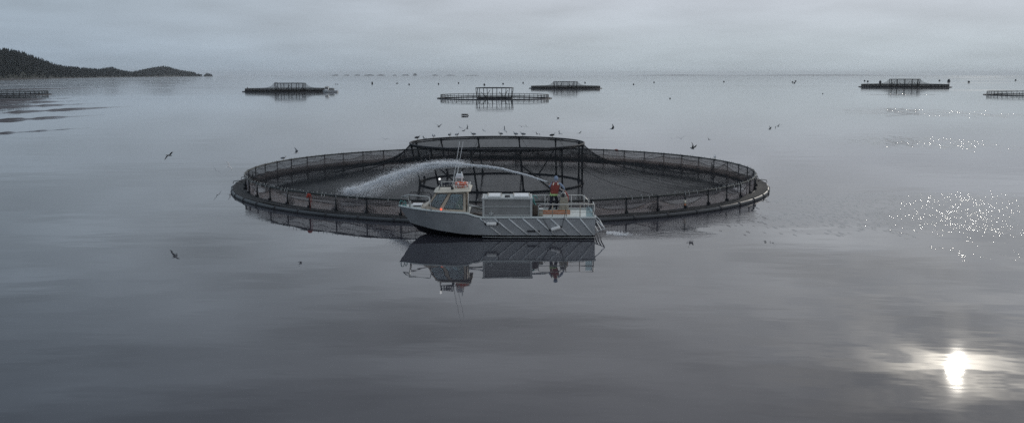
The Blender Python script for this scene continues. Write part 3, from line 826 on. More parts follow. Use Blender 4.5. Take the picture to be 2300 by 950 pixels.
# distant cages
def far_cage(px, py_front, halfpx, label, net, stand_label=None, stand_phase=R(8), boxed=False, netlab=None, stand_dx=0.0):
    """front waterline at (px, py_front), half width in photo pixels of the outer pipe"""
    Df = W0(px, py_front).y
    # radius from the apparent half width at the centre distance
    Rm = halfpx / F * Df / (1 - halfpx / F)
    sc = Rm / 21.25
    hs = max(1.0, sc) * 1.2
    c = W0(px, py_front); c = Vector((c.x / c.y * (Df + Rm), Df + Rm, 0))
    t, rl = cage(c, label, sc, hs, net, False, R(2))
    if stand_label:
        stand(c + Vector((stand_dx, 0, 0)), stand_label, sc, hs, False, stand_phase)
    if netlab:
        n = thing('bird_net', c, netlab, 'bird net', 'far bird nets')
        def skirt(u, v):
            a = 2 * math.pi * u; r = 7.05 + 13.0 * v
            z = 3.27 * (1 - v) + 1.17 * v - 1.25 * (math.sin(math.pi * v ** .6)) ** 1.2 * (1 - .35 * v)
            z = max(z, 0.55)
            return c + Vector((r * sc * math.cos(a), r * sc * math.sin(a), z * hs))
        MB().grid(skirt, 72, 10, closeu=True, uvf=lambda u, v: (u * 84, v * 14)).build('net_skirt', M['farnet'], n, fix=False)
        def lid(u, v):
            a = 2 * math.pi * u; r = 7.05 * v * sc
            return c + Vector((r * math.cos(a), r * math.sin(a), 3.27 * hs))
        MB().grid(lid, 48, 2, closeu=True, uvf=lambda u, v: (u * 40, v * 7)).build('net_lid', M['farnet'], n, fix=False)
    return c, sc
far_cage(1111, 225, 127, 'far fish cage with bare handrails and no net, in the middle behind the large cage', False, 'bare ring frame standing in the netless far cage')
cA, sA = far_cage(652, 208.3, 102, 'far netted fish cage on the left with a work boat at its right end', True, 'ring frame inside the left far cage beside the work boat', netlab='dark net tented over the left far cage beside the work boat')
far_cage(1270, 200.3, 81, 'far netted fish cage in the middle, farthest and smallest of the three central ones', True, 'ring frame inside the smallest central far cage', netlab='dark net tented over the smallest central far cage')
far_cage(2031, 197.4, 95, 'far netted fish cage on the right above the bright streak on the water', True, 'ring frame inside the far cage on the right', netlab='dark net tented over the far cage on the right')
far_cage(2345, 217.2, 120, 'bare fish cage cut off by the right edge of the picture', False, None)
far_cage(-22, 216.5, 122, 'bare fish cage cut off by the left edge of the picture', False, 'ring frame cut off by the left edge of the picture', stand_dx=-7.0)

# ------------------------------------------------------------------ buoys
def buoy_proto():
    t = bpy.data.objects.new('mooring_buoy', None); C.objects.link(t); t.empty_display_size = .3
    MB().lathe([(.25, -.5), (.75, -.25), (1.0, .25), (1.0, .75), (.78, 1.25), (.4, 1.55), (.15, 1.62)], 12).build('float', M['buoy'], t)
    MB().lathe([(1.02, .38), (1.06, .42), (1.06, .58), (1.02, .62)], 12).build('band', M['dark'], t)
    MB().tube([(-.22, 0, 1.5), (-.22, 0, 1.85), (0, 0, 2.02), (.22, 0, 1.85), (.22, 0, 1.5)], .07, 6).build('eye', M['dark'], t)
    return t
BUOYS = [(836, 187.0, 2.4, 1.5), (892, 187.0, 1.5, 1), (919, 189.3, 2.2, 1), (985, 188.3, 2.2, 1), (1030, 186.2, 2.2, 1), (1088, 189.6, 2.8, 1), (1130, 188, 2.4, 1), (1175, 185.8, 2.2, 1), (1314, 185.6, 2.3, 1),
         (1423, 189.2, 2.1, 1), (1469, 184.8, 2.0, 1), (1626, 183.3, 2.2, 1), (1780, 184.2, 2.2, 1), (1784, 186, 2.2, 1), (1787, 182.3, 2.2, 1), (1942, 181.4, 2.4, 1), (1949, 182.6, 2.6, 1), (1977, 184.2, 3.6, 1.2),
         (2110, 180.7, 2.4, 1), (2131, 181.6, 4.2, 1.2), (2176, 183.8, 3.2, 1), (2281, 179.9, 2.4, 1), (1505, 220.8, 2.2, .9), (1848, 210.2, 1.6, .9), (556, 197.2, 1.6, 1)]
LAB = {0: 'tall dark buoy between the left far cage and the netless far cage', 5: 'dark round buoy straight above the left post of the netless cage frame', 17: 'large dark buoy just left of the tent of the right far cage', 19: 'biggest dark buoy, right of the tent of the right far cage',
       22: 'small dark float alone on the water below the central cages, right of the middle', 23: 'tiny dark float alone on the water left of the right far cage', 24: 'tiny dark float just left of the left far cage', 12: 'left buoy of the tight cluster of three', 13: 'lowest buoy of the tight cluster of three', 14: 'topmost buoy of the tight cluster of three',
       21: 'small dark buoy nearest the right edge of the picture', 20: 'dark buoy between the biggest buoy and the right edge', 15: 'upper of the pair of small buoys left of the right far cage', 16: 'lower of the pair of small buoys left of the right far cage'}
bp_ = buoy_proto()
for k, (px, py, dpx, asp) in enumerate(BUOYS):
    b = bp_ if k == 0 else copy_tree(bp_)
    p = W0(px, py + dpx * .55); s = p.y / F * dpx / 2 * 1.45
    b.location = p + Vector((0, 0, -.15 * s)); b.scale = (s, s, s * asp)
    b.rotation_euler = (0, 0, random.uniform(0, 6))
    tag(b, LAB.get(k, 'small dark round buoy, %s from the left in the row of far buoys' % ORD[k]), 'buoy', 'mooring buoys')
# flat dark pontoons (low float with a little frame)
for px, py, wpx, lab in ((620, 186.4, 6, 'small catamaran float behind the tent of the left far cage'), (756, 190, 7, 'flat dark raft behind the right end of the left far cage'), (892, 188, 5, 'flat dark raft right of the tall buoy')):
    p = W0(px, py); s = p.y / F
    t = thing('float_raft', p, lab, 'raft', 'small rafts')
    for dx_ in (-.36, .36): MB().tube([p + Vector((dx_ * wpx * s, -.9 * s, .25 * s)), p + Vector((dx_ * wpx * s, .9 * s, .25 * s))], .45 * s, 8).build('hull_float', M['buoy'], t)
    MB().box(p + Vector((0, 0, .85 * s)), (wpx * s, 1.6 * s, .5 * s)).build('raft_deck', M['dark'], t)

# ------------------------------------------------------------------ work boat
YC, HB = 48.25, 1.62           # centreline and half beam
YN = YC - HB
XS, XB = 4.42, -6.2            # stern and bow
LB = XS - XB
def beam(u):
    return HB if u < .58 else HB * max(0.0, 1 - ((u - .58) / .42) ** 2.8)
def zsheer(u):
    return interp([(0, 1.12), (.565, 1.12), (.60, 1.19), (.645, 1.35), (.8, 1.43), (1, 1.53)], u)
def gun(u, s):   # gunwale
    return Vector((XS - LB * u, YC + s * (beam(u) + .0), zsheer(u)))
def chine(u, s):
    zc = interp([(0, .17), (.5, .17), (.7, .22), (.88, .40), (1, .60)], u)
    bb = beam(min(1, u)) * interp([(0, .95), (.6, .93), (.85, .80), (1, .5)], u)
    return Vector((XS - (LB - .62) * u, YC + s * bb, zc))
def keel(u):
    return Vector((XS - (LB - 1.15) * u, YC, interp([(0, -.45), (.6, -.45), (.85, -.32), (1, .12)], u)))
def side_pt(u, v, s):          # v 0 gunwale 1 chine
    return gun(u, s).lerp(chine(u, s), v)

def hull_shell(mb_side, mb_bot, n=48):
    for s in (-1, 1):
        mb_side.grid(lambda u, v, s=s: side_pt(u, v, s), n, 4)
        mb_bot.grid(lambda u, v, s=s: chine(u, s).lerp(keel(u), v), n, 3)
    vs = [gun(0, -1), chine(0, -1), keel(0), chine(0, 1), gun(0, 1)]
    mb_side.add(vs, [(0, 1, 2, 3, 4)])

boat = thing('work_boat', (0, YC, 0), 'grey aluminium work boat with cream cabin moored beside the middle cage', 'boat')
a, b = MB(), MB()
hull_shell(a, b)
for s in (-1, 1): # close the bow
    pass
hull = a.build('hull', M['alu'], boat)
b.build('hull_bottom', M['antifoul'], boat)
# pale spray chine along the after waterline
mb = MB()
for s in (-1, 1):
    mb.tube([chine(u / 30 * .60, s) + Vector((0, s * .02, -.10)) for u in range(31)], .018, 5)
mb.build('spray_chine', M['frame_alu'], boat)
# gunwale cap
mb = MB()
for s in (-1, 1):
    pts = [gun(u / 60, s) for u in range(61)]
    mb.tube([p + Vector((0, 0, .015)) for p in pts], .05, 6)
    mb.tube([p + Vector((0, -s * .07, .03)) for p in pts[:-3]], .05, 6)
mb.bar(gun(0, -1) + Vector((0, 0, .02)), gun(0, 1) + Vector((0, 0, .02)), .10, .09)
mb.build('gunwale', M['gunwale'], boat)
# decks
def deck(u0, u1, dz, name, m, inset=.04, camber=0.0, n=24):
    mb = MB()
    def f(u, v):
        uu = u0 + (u1 - u0) * u
        g1, g2 = gun(uu, -1), gun(uu, 1)
        p = g1.lerp(g2, inset + (1 - 2 * inset) * v)
        p.z += dz + camber * math.sin(math.pi * v)
        return p
    mb.grid(f, n, 6)
    return mb.build(name, m, boat, fix=False)
deck(.0, .33, -.015, 'aft_deck', M['deck'])
deck(.33, .63, -.42, 'well_deck', M['brown'])
deck(.63, .985, -.02, 'foredeck', M['deck'], .03, .10)
MB().bar(gun(.33, -1) + Vector((0, .06, -.22)), gun(.33, 1) + Vector((0, -.06, -.22)), .04, .40).build('deck_step', M['frame_alu'], boat)
# diagonal rubbing bars on both sides
for xt, xb in ((910, 1072), (1060, 1219), (1205, 1370), (1350, 1515), (1495, 1660), (1640, 1810), (1795, 1953), (1945, 2083)):
    X0 = P(880 + xt / 4.6, 492, YN).x; X1 = P(880 + xb / 4.6, 528, YN).x
    for s in (-1, 1):
        u0, u1 = (XS - X0) / LB, (XS - X1) / (LB - .1)
        q0, q1 = side_pt(u0, .03, s), side_pt(max(u1, 0.004), .97, s)
        MB().tube([q0 + Vector((0, s * .012, 0)), q0.lerp(q1, .5) + Vector((0, s * .015, 0)), q1 + Vector((0, s * .012, 0))], .042, 6).build('rubbing_bar', M['rib_white'], boat)
# scupper slot
q = P(1192, 518.5, YN)
sp = side_pt((XS - q.x) / LB, .75, -1)
MB().box(sp + Vector((0, -.012, 0)), (.66, .03, .10)).build('scupper', M['dark'], boat)

# cabin ------------------------------------------------------------
YW = YC - 1.12; YW2 = YC + 1.12
def cp(px, py, Y=None):
    p = P(px, py, YW if Y is None else Y); return (p.x, p.z)
def panel(name, poly, m, y0=None, mirror=True, th=.05):
    """a wall piece on the near side and its twin on the far side"""
    objs = []
    for s in ((-1, 1) if mirror else (-1,)):
        y = YC + s * 1.12
        objs.append(MB().prism([cp(*q) for q in poly], y, y - s * th).build(name, m, boat))
    return objs
zroof = cp(1010, 432.5)[1]
zsill = cp(1010, 469.5)[1]
xA, zA = cp(961.5, 460)        # foot of the windscreen
xT, zT = cp(980.5, 433)        # head of the windscreen
xR, _ = cp(1047, 433)
# side walls: sill, mullions, rear post
panel('cabin_side', [(957, 474), (957, 466), (961.5, 460.2), (986, 468.6), (996.5, 468.6), (1040, 470.8), (1040.5, 433), (1048, 433), (1048.5, 480), (957, 478)], M['cabin'])
panel('cabin_pillar', [(986, 468.6), (996.5, 468.6), (1014, 435.5), (1006, 435.5)], M['cabin'])
panel('cabin_pillar', [(960.5, 460.4), (963.8, 461.6), (982.5, 435.5), (979, 433.5)], M['cabin'])
panel('cabin_header', [(979, 433), (1040.2, 433), (1040.2, 436.2), (978, 436.2)], M['cabin'])
for poly, nm in (([(963.8, 461.6), (982.5, 435.5), (1006, 435.5), (986, 468.6)], 'side_window'), ([(996.5, 468.6), (1014, 435.5), (1040, 435.9), (1040, 470.8)], 'side_window')):
    for s in (-1, 1):
        y = YC + s * 1.105
        wv = MB().prism([cp(*q) for q in poly], y, y - s * .012).build(nm, M['glass'], boat)
        pts = [Vector((cp(*q)[0], YC + s * 1.13, cp(*q)[1])) for q in poly]
        MB().tube(pts, .018, 5, True).build('window_seal', M['dark'], wv)
# front: trunk, two windscreens with a centre post
mb = MB()
xt0, zt0 = cp(950, 474)
mb.add([(xA, YC - 1.08, zA), (xA, YC + 1.08, zA), (xt0 - .25, YC + .75, zt0 + .05), (xt0 - .25, YC - .75, zt0 + .05)], [(0, 1, 2, 3)])
mb.add([(xA, YC - 1.08, zA), (xt0 - .25, YC - .75, zt0 + .05), (xt0 + .05, YC - .93, zt0 + .0)], [(0, 1, 2)])
mb.add([(xA, YC + 1.08, zA), (xt0 - .25, YC + .75, zt0 + .05), (xt0 + .05, YC + .93, zt0 + .0)], [(0, 2, 1)])
mb.build('cabin_trunk', M['cabin'], boat)
MB().bar((xA, YC, zA), (xT, YC, zT), .09, .05).build('cabin_pillar', M['cabin'], boat)
for s in (-1, 1):
    g = MB(); y0, y1 = YC + s * .05, YC + s * 1.06
    nrm = Vector((-(zT - zA), 0, xT - xA)).normalized() * .012
    q4 = [Vector((xA, y0, zA)), Vector((xA, y1, zA)), Vector((xT, y1, zT)), Vector((xT, y0, zT))]
    g.add([p for p in q4] + [p + nrm for p in q4], [(0, 1, 2, 3), (7, 6, 5, 4), (0, 4, 5, 1), (1, 5, 6, 2), (2, 6, 7, 3), (3, 7, 4, 0)])
    wv = g.build('windscreen', M['glass'], boat)
    MB().tube(q4, .02, 5, True).build('window_seal', M['dark'], wv)
# rear bulkhead: two side pieces and an open companionway
for s in (-1, 1):
    MB().box((xR + .0, YC + s * .80, (zroof + .75) / 2), (.05, .64, zroof - .75)).build('rear_bulkhead', M['cabin'], boat)
MB().box((xR, YC, zroof - .10), (.05, .96, .2)).build('rear_bulkhead', M['cabin'], boat)
MB().tube([(xR + .11, YC - 1.1, 1.15), (xR + .11, YC - 1.1, zroof - .05)], .022, 6).build('grab_pole', M['pipe_rail'], boat)
# cabin sole and dashboard, so the windows look into a room
MB().box(((xT + xR) / 2 - .3, YC, .72), (1.7, 1.7, .06)).build('cabin_floor', M['brown'], boat)
MB().prism([(xA + .05, zA - .06), (xA + .75, zA - .10), (xA + .75, 1.05), (xA + .05, 1.35)], YC - .72, YC + .72).build('dashboard', M['dark'], boat)
hs = MB(); hs.box((xA + 1.55, YC - .45, 1.55), (.45, .5, .12)); hs.box((xA + 1.74, YC - .45, 1.95), (.10, .5, .7)); hs.tube([(xA + 1.55, YC - .45, .75), (xA + 1.55, YC - .45, 1.5)], .06, 8)
hs.build('helm_seat', M['dark'], boat)
# roof
def roof_outline(px): return px
zr0, zr1 = zroof - .01, zroof + .10
xrf = P(973, 428, YW - .12).x; xrr = P(1057, 430, YW - .12).x
mb = MB()
def rf(u, v):
    x = xrf + (xrr - xrf) * u
    hw = 1.30 * min(1, .72 + 1.6 * u)
    top = zr1 + .06 * math.sin(math.pi * v) + .10 * u - .02
    return Vector((x, YC - hw + 2 * hw * v, top - (.09 if u in (0, 1) or v in (0, 1) else 0)))
mb.grid(rf, 14, 8)
def rf2(u, v):
    p = rf(u, v); return Vector((p.x, p.y, zr0 + .08 * u))
mb.grid(rf2, 14, 8)
top = [rf(u / 14, 0) for u in range(15)] + [rf(1, v / 8) for v in range(1, 9)] + [rf(1 - u / 14, 1) for u in range(1, 15)] + [rf(0, 1 - v / 8) for v in range(1, 8)]
k = len(top)
mb.add(top + [Vector((p.x, p.y, zr0 + .08 * (p.x - xrf) / (xrr - xrf))) for p in top], [(i, (i+1) % k, k + (i+1) % k, k + i) for i in range(k)])
mb.build('roof', M['roof'], boat)
# roof rack rail
zrk = zr1 + .22
mb = MB()
rk = [P(986, 421, YC - .95), P(1053, 424, YC - .95), P(1053, 424, YC - .95) + Vector((0, 1.9, 0)), P(986, 421, YC - .95) + Vector((0, 1.9, 0))]
for p in rk: p.z = zrk
mb.tube(rk, .022, 6, True)
for p in rk: mb.tube([p, p + Vector((0, 0, -.22))], .02, 5)
mb.build('roof_rack', M['frame_alu'], boat)
# registration number: free-standing dark letters along the rack
seg = {'F': [(0,0,0,2),(0,2,1,2),(0,1.05,.8,1.05)], 'V': [(0,2,.5,0),(.5,0,1,2)], '4': [(.75,0,.75,2),(.75,2,0,.7),(0,.7,1,.7)], '8': [(0,0,1,0),(0,1,1,1),(0,2,1,2),(0,0,0,2),(1,0,1,2)], '6': [(0,0,1,0),(0,1,1,1),(0,2,1,2),(0,0,0,2),(1,0,1,1)], '0': [(0,0,1,0),(0,2,1,2),(0,0,0,2),(1,0,1,2)]}
sgp = P(989, 420.5, YC - .98)
sign = MB().box(Vector((sgp.x + .31, sgp.y + .012, zrk - .03)), (.70, .012, .05)).build('number_sign', M['dark'], boat)
LW, LH = .082, .20
for i, chh in enumerate('FV4860'):
    mb = MB(); x0 = sgp.x + i * .108
    for (ax, ay, bx, by) in seg[chh]:
        mb.bar((x0 + ax * LW, sgp.y, zrk + ay * LH / 2), (x0 + bx * LW + .0001, sgp.y, zrk + by * LH / 2), .016, .042)
    mb.build('letter', M['navy'], sign)
# mast, radar plate, antennas, lamps
mp = P(1037.5, 426, YC - .1)
MB().tube([Vector((mp.x, mp.y, zr1)), P(1037.2, 398, YC - .1), P(1036.6, 385.5, YC - .1)], [.035, .032, .028], 8).build('mast', M['white'], boat)
q0, q1 = P(1022, 401, YC), P(1041, 401, YC); zt_ = P(1030, 391.3, YC).z
mb = MB().prism([(q0.x, q0.z), (q1.x, q1.z), (q1.x - .05, zt_), (q0.x + .06, zt_)], YC - .02, YC + .26)
mb.build('radar_housing', M['palewhite'], boat, bevel=.03)
for xx, yy in ((q0.x + .06, YC + .02), (q0.x + .06, YC + .24), (q1.x - .06, YC + .24)):
    MB().tube([(xx - .05, yy, zr1 + .05), (xx, yy, q0.z + .02)], .018, 5).build('radar_leg', M['frame_alu'], boat)
for (b0, b1, yy) in (((1015, 424), (1032.5, 318), YC - .75), ((1022, 400), (1040, 318), YC + .35)):
    p0, p1 = P(*b0, yy), P(*b1, yy)
    p0.z = zr1 + .02
    MB().tube([p0, p0.lerp(p1, .22), p0.lerp(p1, .5), p1], [.032, .018, .012, .008], 6).build('whip_antenna', M['white'], boat)
q = P(1016, 424.5, YC - .95); MB().box(Vector((q.x, q.y, zr1 + .08)), (.14, .12, .16)).build('antenna_base', M['dark'], boat)
q = P(987.3, 402.3, YC - .6)
lm = MB().ell(q, (.055, .055, .055), 10, 8).build('mast_lamp', M['whitelamp'], boat)
MB().tube([Vector((q.x, q.y, zr1)), q + Vector((0, 0, -.05))], .014, 6).build('lamp_stem', M['dark'], boat)
q = P(991, 470.3, YW)
MB().lathe([(.02, -.05), (.045, -.03), (.05, .03), (.02, .06)], 10, Vector((q.x, q.y - .05, q.z))).build('port_light', M['redlamp'], boat)
MB().box(Vector((q.x, q.y - .02, q.z - .07)), (.14, .06, .04)).build('light_bracket', M['dark'], boat)
# bow rail
def gp(px, py, Y): return P(px, py, Y)
yN1 = YC - 1.02
mb = MB()
mb.tube([gp(921, 467, YC - .62), gp(917.3, 447, YC - .60), gp(917, 437.6, YC - .58), gp(930, 439, YC - .7), gp(960, 441.8, YC - 1.05), gp(964, 443, YC - 1.1), gp(966, 455, YC - 1.2), gp(968.5, 473, YC - 1.3)], .026, 6)
mb.tube([gp(917, 437.8, YC - .58), gp(902, 441.8, YC - .12)], .026, 6)
mb.tube([gp(902, 441.8, YC - .12), gp(914.5, 442.5, YC - .35), gp(919, 443, YC - .62)], .022, 6)
mb.build('bow_rail', M['pipe_rail'], boat)
mb = MB()
mb.tube([gp(921, 459, YC + .62), gp(919, 438, YC + .60), gp(922, 432, YC + .60), gp(964, 432.5, YC + 1.1), gp(968, 438, YC + 1.2), gp(971, 460, YC + 1.3)], .024, 6)
mb.build('bow_rail', M['rope'], boat)
q = gp(920.5, 459, YC - .35); MB().box(Vector((q.x, q.y, 1.70)), (.10, .10, .30)).build('bitt_post', M['frame_alu'], boat)
q = gp(938, 461.5, YC); q.z = 1.60
wn = MB().box(q, (.55, .7, .12)).build('foredeck_hatch', M['white'], boat, bevel=.02)
MB().box(q + Vector((.02, -.36, -.02)), (.42, .02, .05)).build('hatch_lip', M['dark'], wn)
# side pipe between cabin and tank
mb = MB(); mb.tube([gp(1049.5, 462, YC - .9), gp(1060, 463, YC - .9), gp(1083, 465, YC - .9)], .045, 7); mb.tube([gp(1051, 463, YC - .9), gp(1051, 474, YC - .9)], .03, 6)
mb.build('side_pipe', M['frame_alu'], boat)
mb = MB()
mb.box((P(1066, 480, YC - .6).x, YC - .3, .95), (.75, 1.3, .35)); mb.tube([P(1052, 484, YC - 1.3), P(1066, 479, YC - 1.3), P(1080, 484, YC - 1.3)], .05, 6)
mb.build('well_locker', M['brown'], boat, bevel=.03)
# after rails, near and far
def rail(yr, xl, xr_, top_l, top_r, cut_l, cut_r, posts, zb, side):
    mb = MB()
    zt2 = P(1270, 459.3 if side < 0 else 438.5, yr).z
    xL, xR_ = P(xl, 460, yr).x, P(xr_, 460, yr).x
    pts = [Vector((xL, yr, zb)), Vector((xL, yr, zt2 - .12)), Vector((xL + .04, yr, zt2 - .04)), Vector((xL + .13, yr, zt2))]
    if side < 0: pts += [Vector((xR_, yr, zt2))]
    else: pts += [Vector((xR_ - .35, yr, zt2)), Vector((xR_ - .06, yr, zt2 - .25)), Vector((xR_, yr, zt2 - .36)), Vector((xR_, yr, zb))]
    mb.tube(pts, .024, 7)
    zm = zb + (zt2 - zb) * .42
    mb.tube([Vector((xL, yr, zm)), Vector((xR_, yr, zm))], .015, 6)
    r_ = mb.build('deck_rail', M['pipe_rail'], boat)
    for px in posts:
        xx = P(px, 460, yr).x
        MB().tube([(xx, yr, zb), (xx, yr, zt2)], .022, 6).build('stanchion', M['bronze_rail'] if side < 0 else M['pipe_rail'], boat)
    return zt2
zb = 1.13
ztn = rail(YN + .06, 1209.5, 1334, 0, 0, 0, 0, (1241, 1272, 1303), zb, -1)
ztf = rail(YC + 1.56, 1194, 1322, 0, 0, 0, 0, (1224, 1252, 1283, 1312), zb, 1)
# stern gate and perspex corner panel
mb = MB(); xx = XS - .06
mb.tube([(xx, YN + .06, zb), (xx, YN + .06, ztn)], .024, 6); mb.tube([(xx, YN + .06, ztn), (xx, YN + .9, ztn + .02), (xx, YN + .9, zb)], .024, 6)
mb.build('stern_rail', M['pipe_rail'], boat)
q = P(1324, 478, YN + .12)
MB().box(Vector((q.x, YN + .14, (zb + ztn) / 2 - .02)), (.36, .012, ztn - zb - .16)).build('corner_screen', M['glass'], boat)
# stern platform frame : two triangular side frames and three cross slats
qa, qb, qc = P(1336.5, 491.5, YN + .27), P(1359, 513, YN + .27), P(1336.5, 522.5, YN + .27)
for s_ in (-1, 1):
    y = YC + s_ * 1.35
    MB().tube([Vector((qa.x, y, qa.z)), Vector((qb.x, y, qb.z)), Vector((qc.x, y, qc.z))], .03, 7).build('platform_frame', M['palewhite'], boat)
for f_ in (0, .33, .66):
    MB().box(((qb.x + (qc.x - qb.x) * f_) - .02, YC, qb.z + (qc.z - qb.z) * f_ - .01), (.06, 2.64, .03)).build('platform_slat', M['frame_alu'], boat)
# --- things on the boat
# lifebuoys stacked flat on the roof
lz = zr1 + .14
lc = P(1036.5, 420, YC - .35)
for k, lab in enumerate(('orange lifebuoy lying underneath on the cabin roof', 'faded orange lifebuoy lying on top of the cabin roof stack')):
    c = Vector((lc.x, YC - .35, lz + .14 * k + .02))
    t = thing('lifebuoy', c, lab, 'lifebuoy', 'lifebuoys on the cabin roof')
    MB().tube(ringpts((c.x, c.y), .29, c.z, 32), .078, 10, True).build('ring', M['orange'], t)
    for q_ in range(4):
        a_ = R(45 + 90 * q_ + 20 * k)
        MB().tube([c + Vector((.29 * math.cos(a_ + d_), .29 * math.sin(a_ + d_), 0)) for d_ in (-.13, 0, .13)], .083, 10).build('band', M['white'], t)
    MB().tube([c + Vector((.375 * math.cos(a_) , .375 * math.sin(a_), .03 * math.sin(a_ * 8))) for a_ in [2 * math.pi * j / 40 for j in range(40)]], .010, 4, True).build('grab_line', M['palewhite'], t)
# aluminium storage tank
yt0, yt1 = YN + .12, YN + 1.75
x0, x1 = P(1084, 470, yt0).x, P(1195, 470, yt0).x
z0, z1 = P(1140, 485.5, yt0).z, P(1140, 446.5, yt0).z
tank = thing('storage_tank', ((x0 + x1) / 2, (yt0 + yt1) / 2, z0), 'long grey aluminium storage tank with two pale hatches amidships on the boat', 'storage tank')
MB().box(((x0 + x1) / 2, (yt0 + yt1) / 2, (z0 - .35 + z1) / 2), (x1 - x0 - .06, yt1 - yt0 - .06, z1 - z0 + .35)).build('tank_wall', M['alu_tank'], tank)
for nm, c_, s_ in (('top_edge', ((x0 + x1) / 2, yt0, z1), (x1 - x0 + .10, .08, .10)), ('middle_bar', ((x0 + x1) / 2, yt0 + .01, (z0 + z1) / 2 + .04), (x1 - x0 - .20, .04, .035)),
                   ('corner_post', (x0 + .045, yt0 + .01, (z0 + z1) / 2 - .05), (.11, .06, z1 - z0)), ('corner_post', (x1 - .045, yt0 + .01, (z0 + z1) / 2 - .05), (.12, .06, z1 - z0)), ('bottom_edge', ((x0 + x1) / 2, yt0 + .012, z0 + .03), (x1 - x0 - .22, .045, .05)),
                   ('side_edge', (x0 + .03, (yt0 + yt1) / 2, z1 - .002), (.10, yt1 - yt0 - .1, .094)), ('side_edge', (x1 - .03, (yt0 + yt1) / 2, z1 - .002), (.10, yt1 - yt0 - .1, .094)), ('top_edge', ((x0 + x1) / 2, yt1, z1), (x1 - x0 + .10, .08, .10)), ('tank_top', ((x0 + x1) / 2, (yt0 + yt1) / 2, z1 + .0), (x1 - x0 - .18, yt1 - yt0 - .1, .05))):
    MB().box(c_, s_).build(nm, M['gunwale'] if nm in ('tank_top',) else M['frame_alu'], tank, bevel=.008)
for xa, xb_ in ((.10, .375), (.625, .955)):
    ha, hb_ = x0 + (x1 - x0) * xa, x0 + (x1 - x0) * xb_
    hh = MB().box(((ha + hb_) / 2, (yt0 + yt1) / 2 + .05, z1 + .08), (hb_ - ha, 1.25, .07)).build('hatch', M['white'], tank, bevel=.015)
    for xx in (ha + .01, hb_ - .01): MB().box((xx, (yt0 + yt1) / 2 + .05, z1 + .125), (.05, 1.2, .03)).build('hatch_bar', M['tanbox'], hh)
MB().box((x0 + (x1 - x0) * .50, (yt0 + yt1) / 2 - .25, z1 + .06), (.28, .35, .10)).build('filler_cap', M['dark'], tank, bevel=.02)
q = P(1103.5, 479, yt0)
mb = MB(); mb.box((q.x, yt0 - .05, q.z), (.26, .05, .06)); mb.box((q.x, yt0 - .052, q.z), (.06, .05, .24)); mb.build('cross_handle', M['frame_alu'], tank)
# teal rope heap aft of the tank
q = P(1196, 449, YC); mb = MB(); r3 = random.Random(3)
pts = [P(1190, 441, YC - .2), P(1194, 444, YC - .3), P(1198, 450, YC - .3), P(1201, 458, YC - .3), P(1205, 465, YC - .25), P(1208, 470, YC - .2)]
for k in range(4): mb.tube([p + Vector((r3.uniform(-.08, .08), r3.uniform(-.1, .1), r3.uniform(-.04, .06))) for p in pts], .028, 5)
mb.tube([P(1193, 442, YC), P(1198, 439.5, YC), P(1204, 440.5, YC + .2), P(1207, 446, YC)], .028, 5)
solo('teal_rope', mb, M['teal'], pts[-1], 'teal rope hanging off the after end of the storage tank', 'rope')
# dark drum and tan crate beside the tank
q = P(1199, 484, YC - .9); q.z = zb
t = thing('hose_reel', q, 'dark hose reel on the deck between tank and rail', 'hose reel')
MB().lathe([(.28, -.10), (.30, -.08), (.30, -.06), (.18, -.05), (.18, .12), (.30, .13), (.30, .15), (.28, .17)], 16, q + Vector((0, 0, .30)), 'Y').build('drum', M['brown'], t)
MB().box(q + Vector((0, 0, .03)), (.5, .35, .06)).build('foot', M['dark'], t)
q = P(1213, 484, YC - .75); q.z = zb
mb = MB().box(q + Vector((0, 0, .17)), (.30, .45, .34))
cr = thing('deck_crate', q, 'small tan crate at the forward foot of the near deck rail', 'crate')
mb.build('crate_body', M['tanbox'], cr, bevel=.02); MB().box(q + Vector((0, 0, .355)), (.33, .48, .03)).build('crate_lid', M['gunwale'], cr)
# orange plank
p0, p1 = P(1215, 477, YC - .35), P(1281, 477, YC - .35)
solo('deck_plank', MB().box(Vector(((p0.x + p1.x) / 2, YC - .30, zb + .11)), (p1.x - p0.x, .10, .20)), M['plank'], Vector(((p0.x + p1.x) / 2, YC - .30, zb)), 'orange brown wooden board lying along the after deck', 'board', bevel=.01)
# pump cabinet behind the man
q = P(1264, 474, YC + .75); q.z = zb
t = thing('pump_cabinet', q, 'tan pump cabinet on deck right of the man', 'pump')
MB().prism([(q.x - .22, zb), (q.x + .34, zb), (q.x + .26, zb + .80), (q.x - .16, zb + .80)], q.y - .3, q.y + .3).build('housing', M['tanbox'], t, bevel=.02)
MB().tube([(q.x - .12, q.y - .1, zb + .78), (q.x - .1, q.y - .1, zb + 1.0), (q.x - .0, q.y - .1, zb + 1.08), (q.x + .12, q.y - .1, zb + 1.0), (q.x + .16, q.y - .1, zb + .78)], .03, 6).build('handle', M['pipe_rail'], t)
MB().box((q.x - .02, q.y, zb + .89), (.22, .25, .16)).build('engine', M['dark'], t)
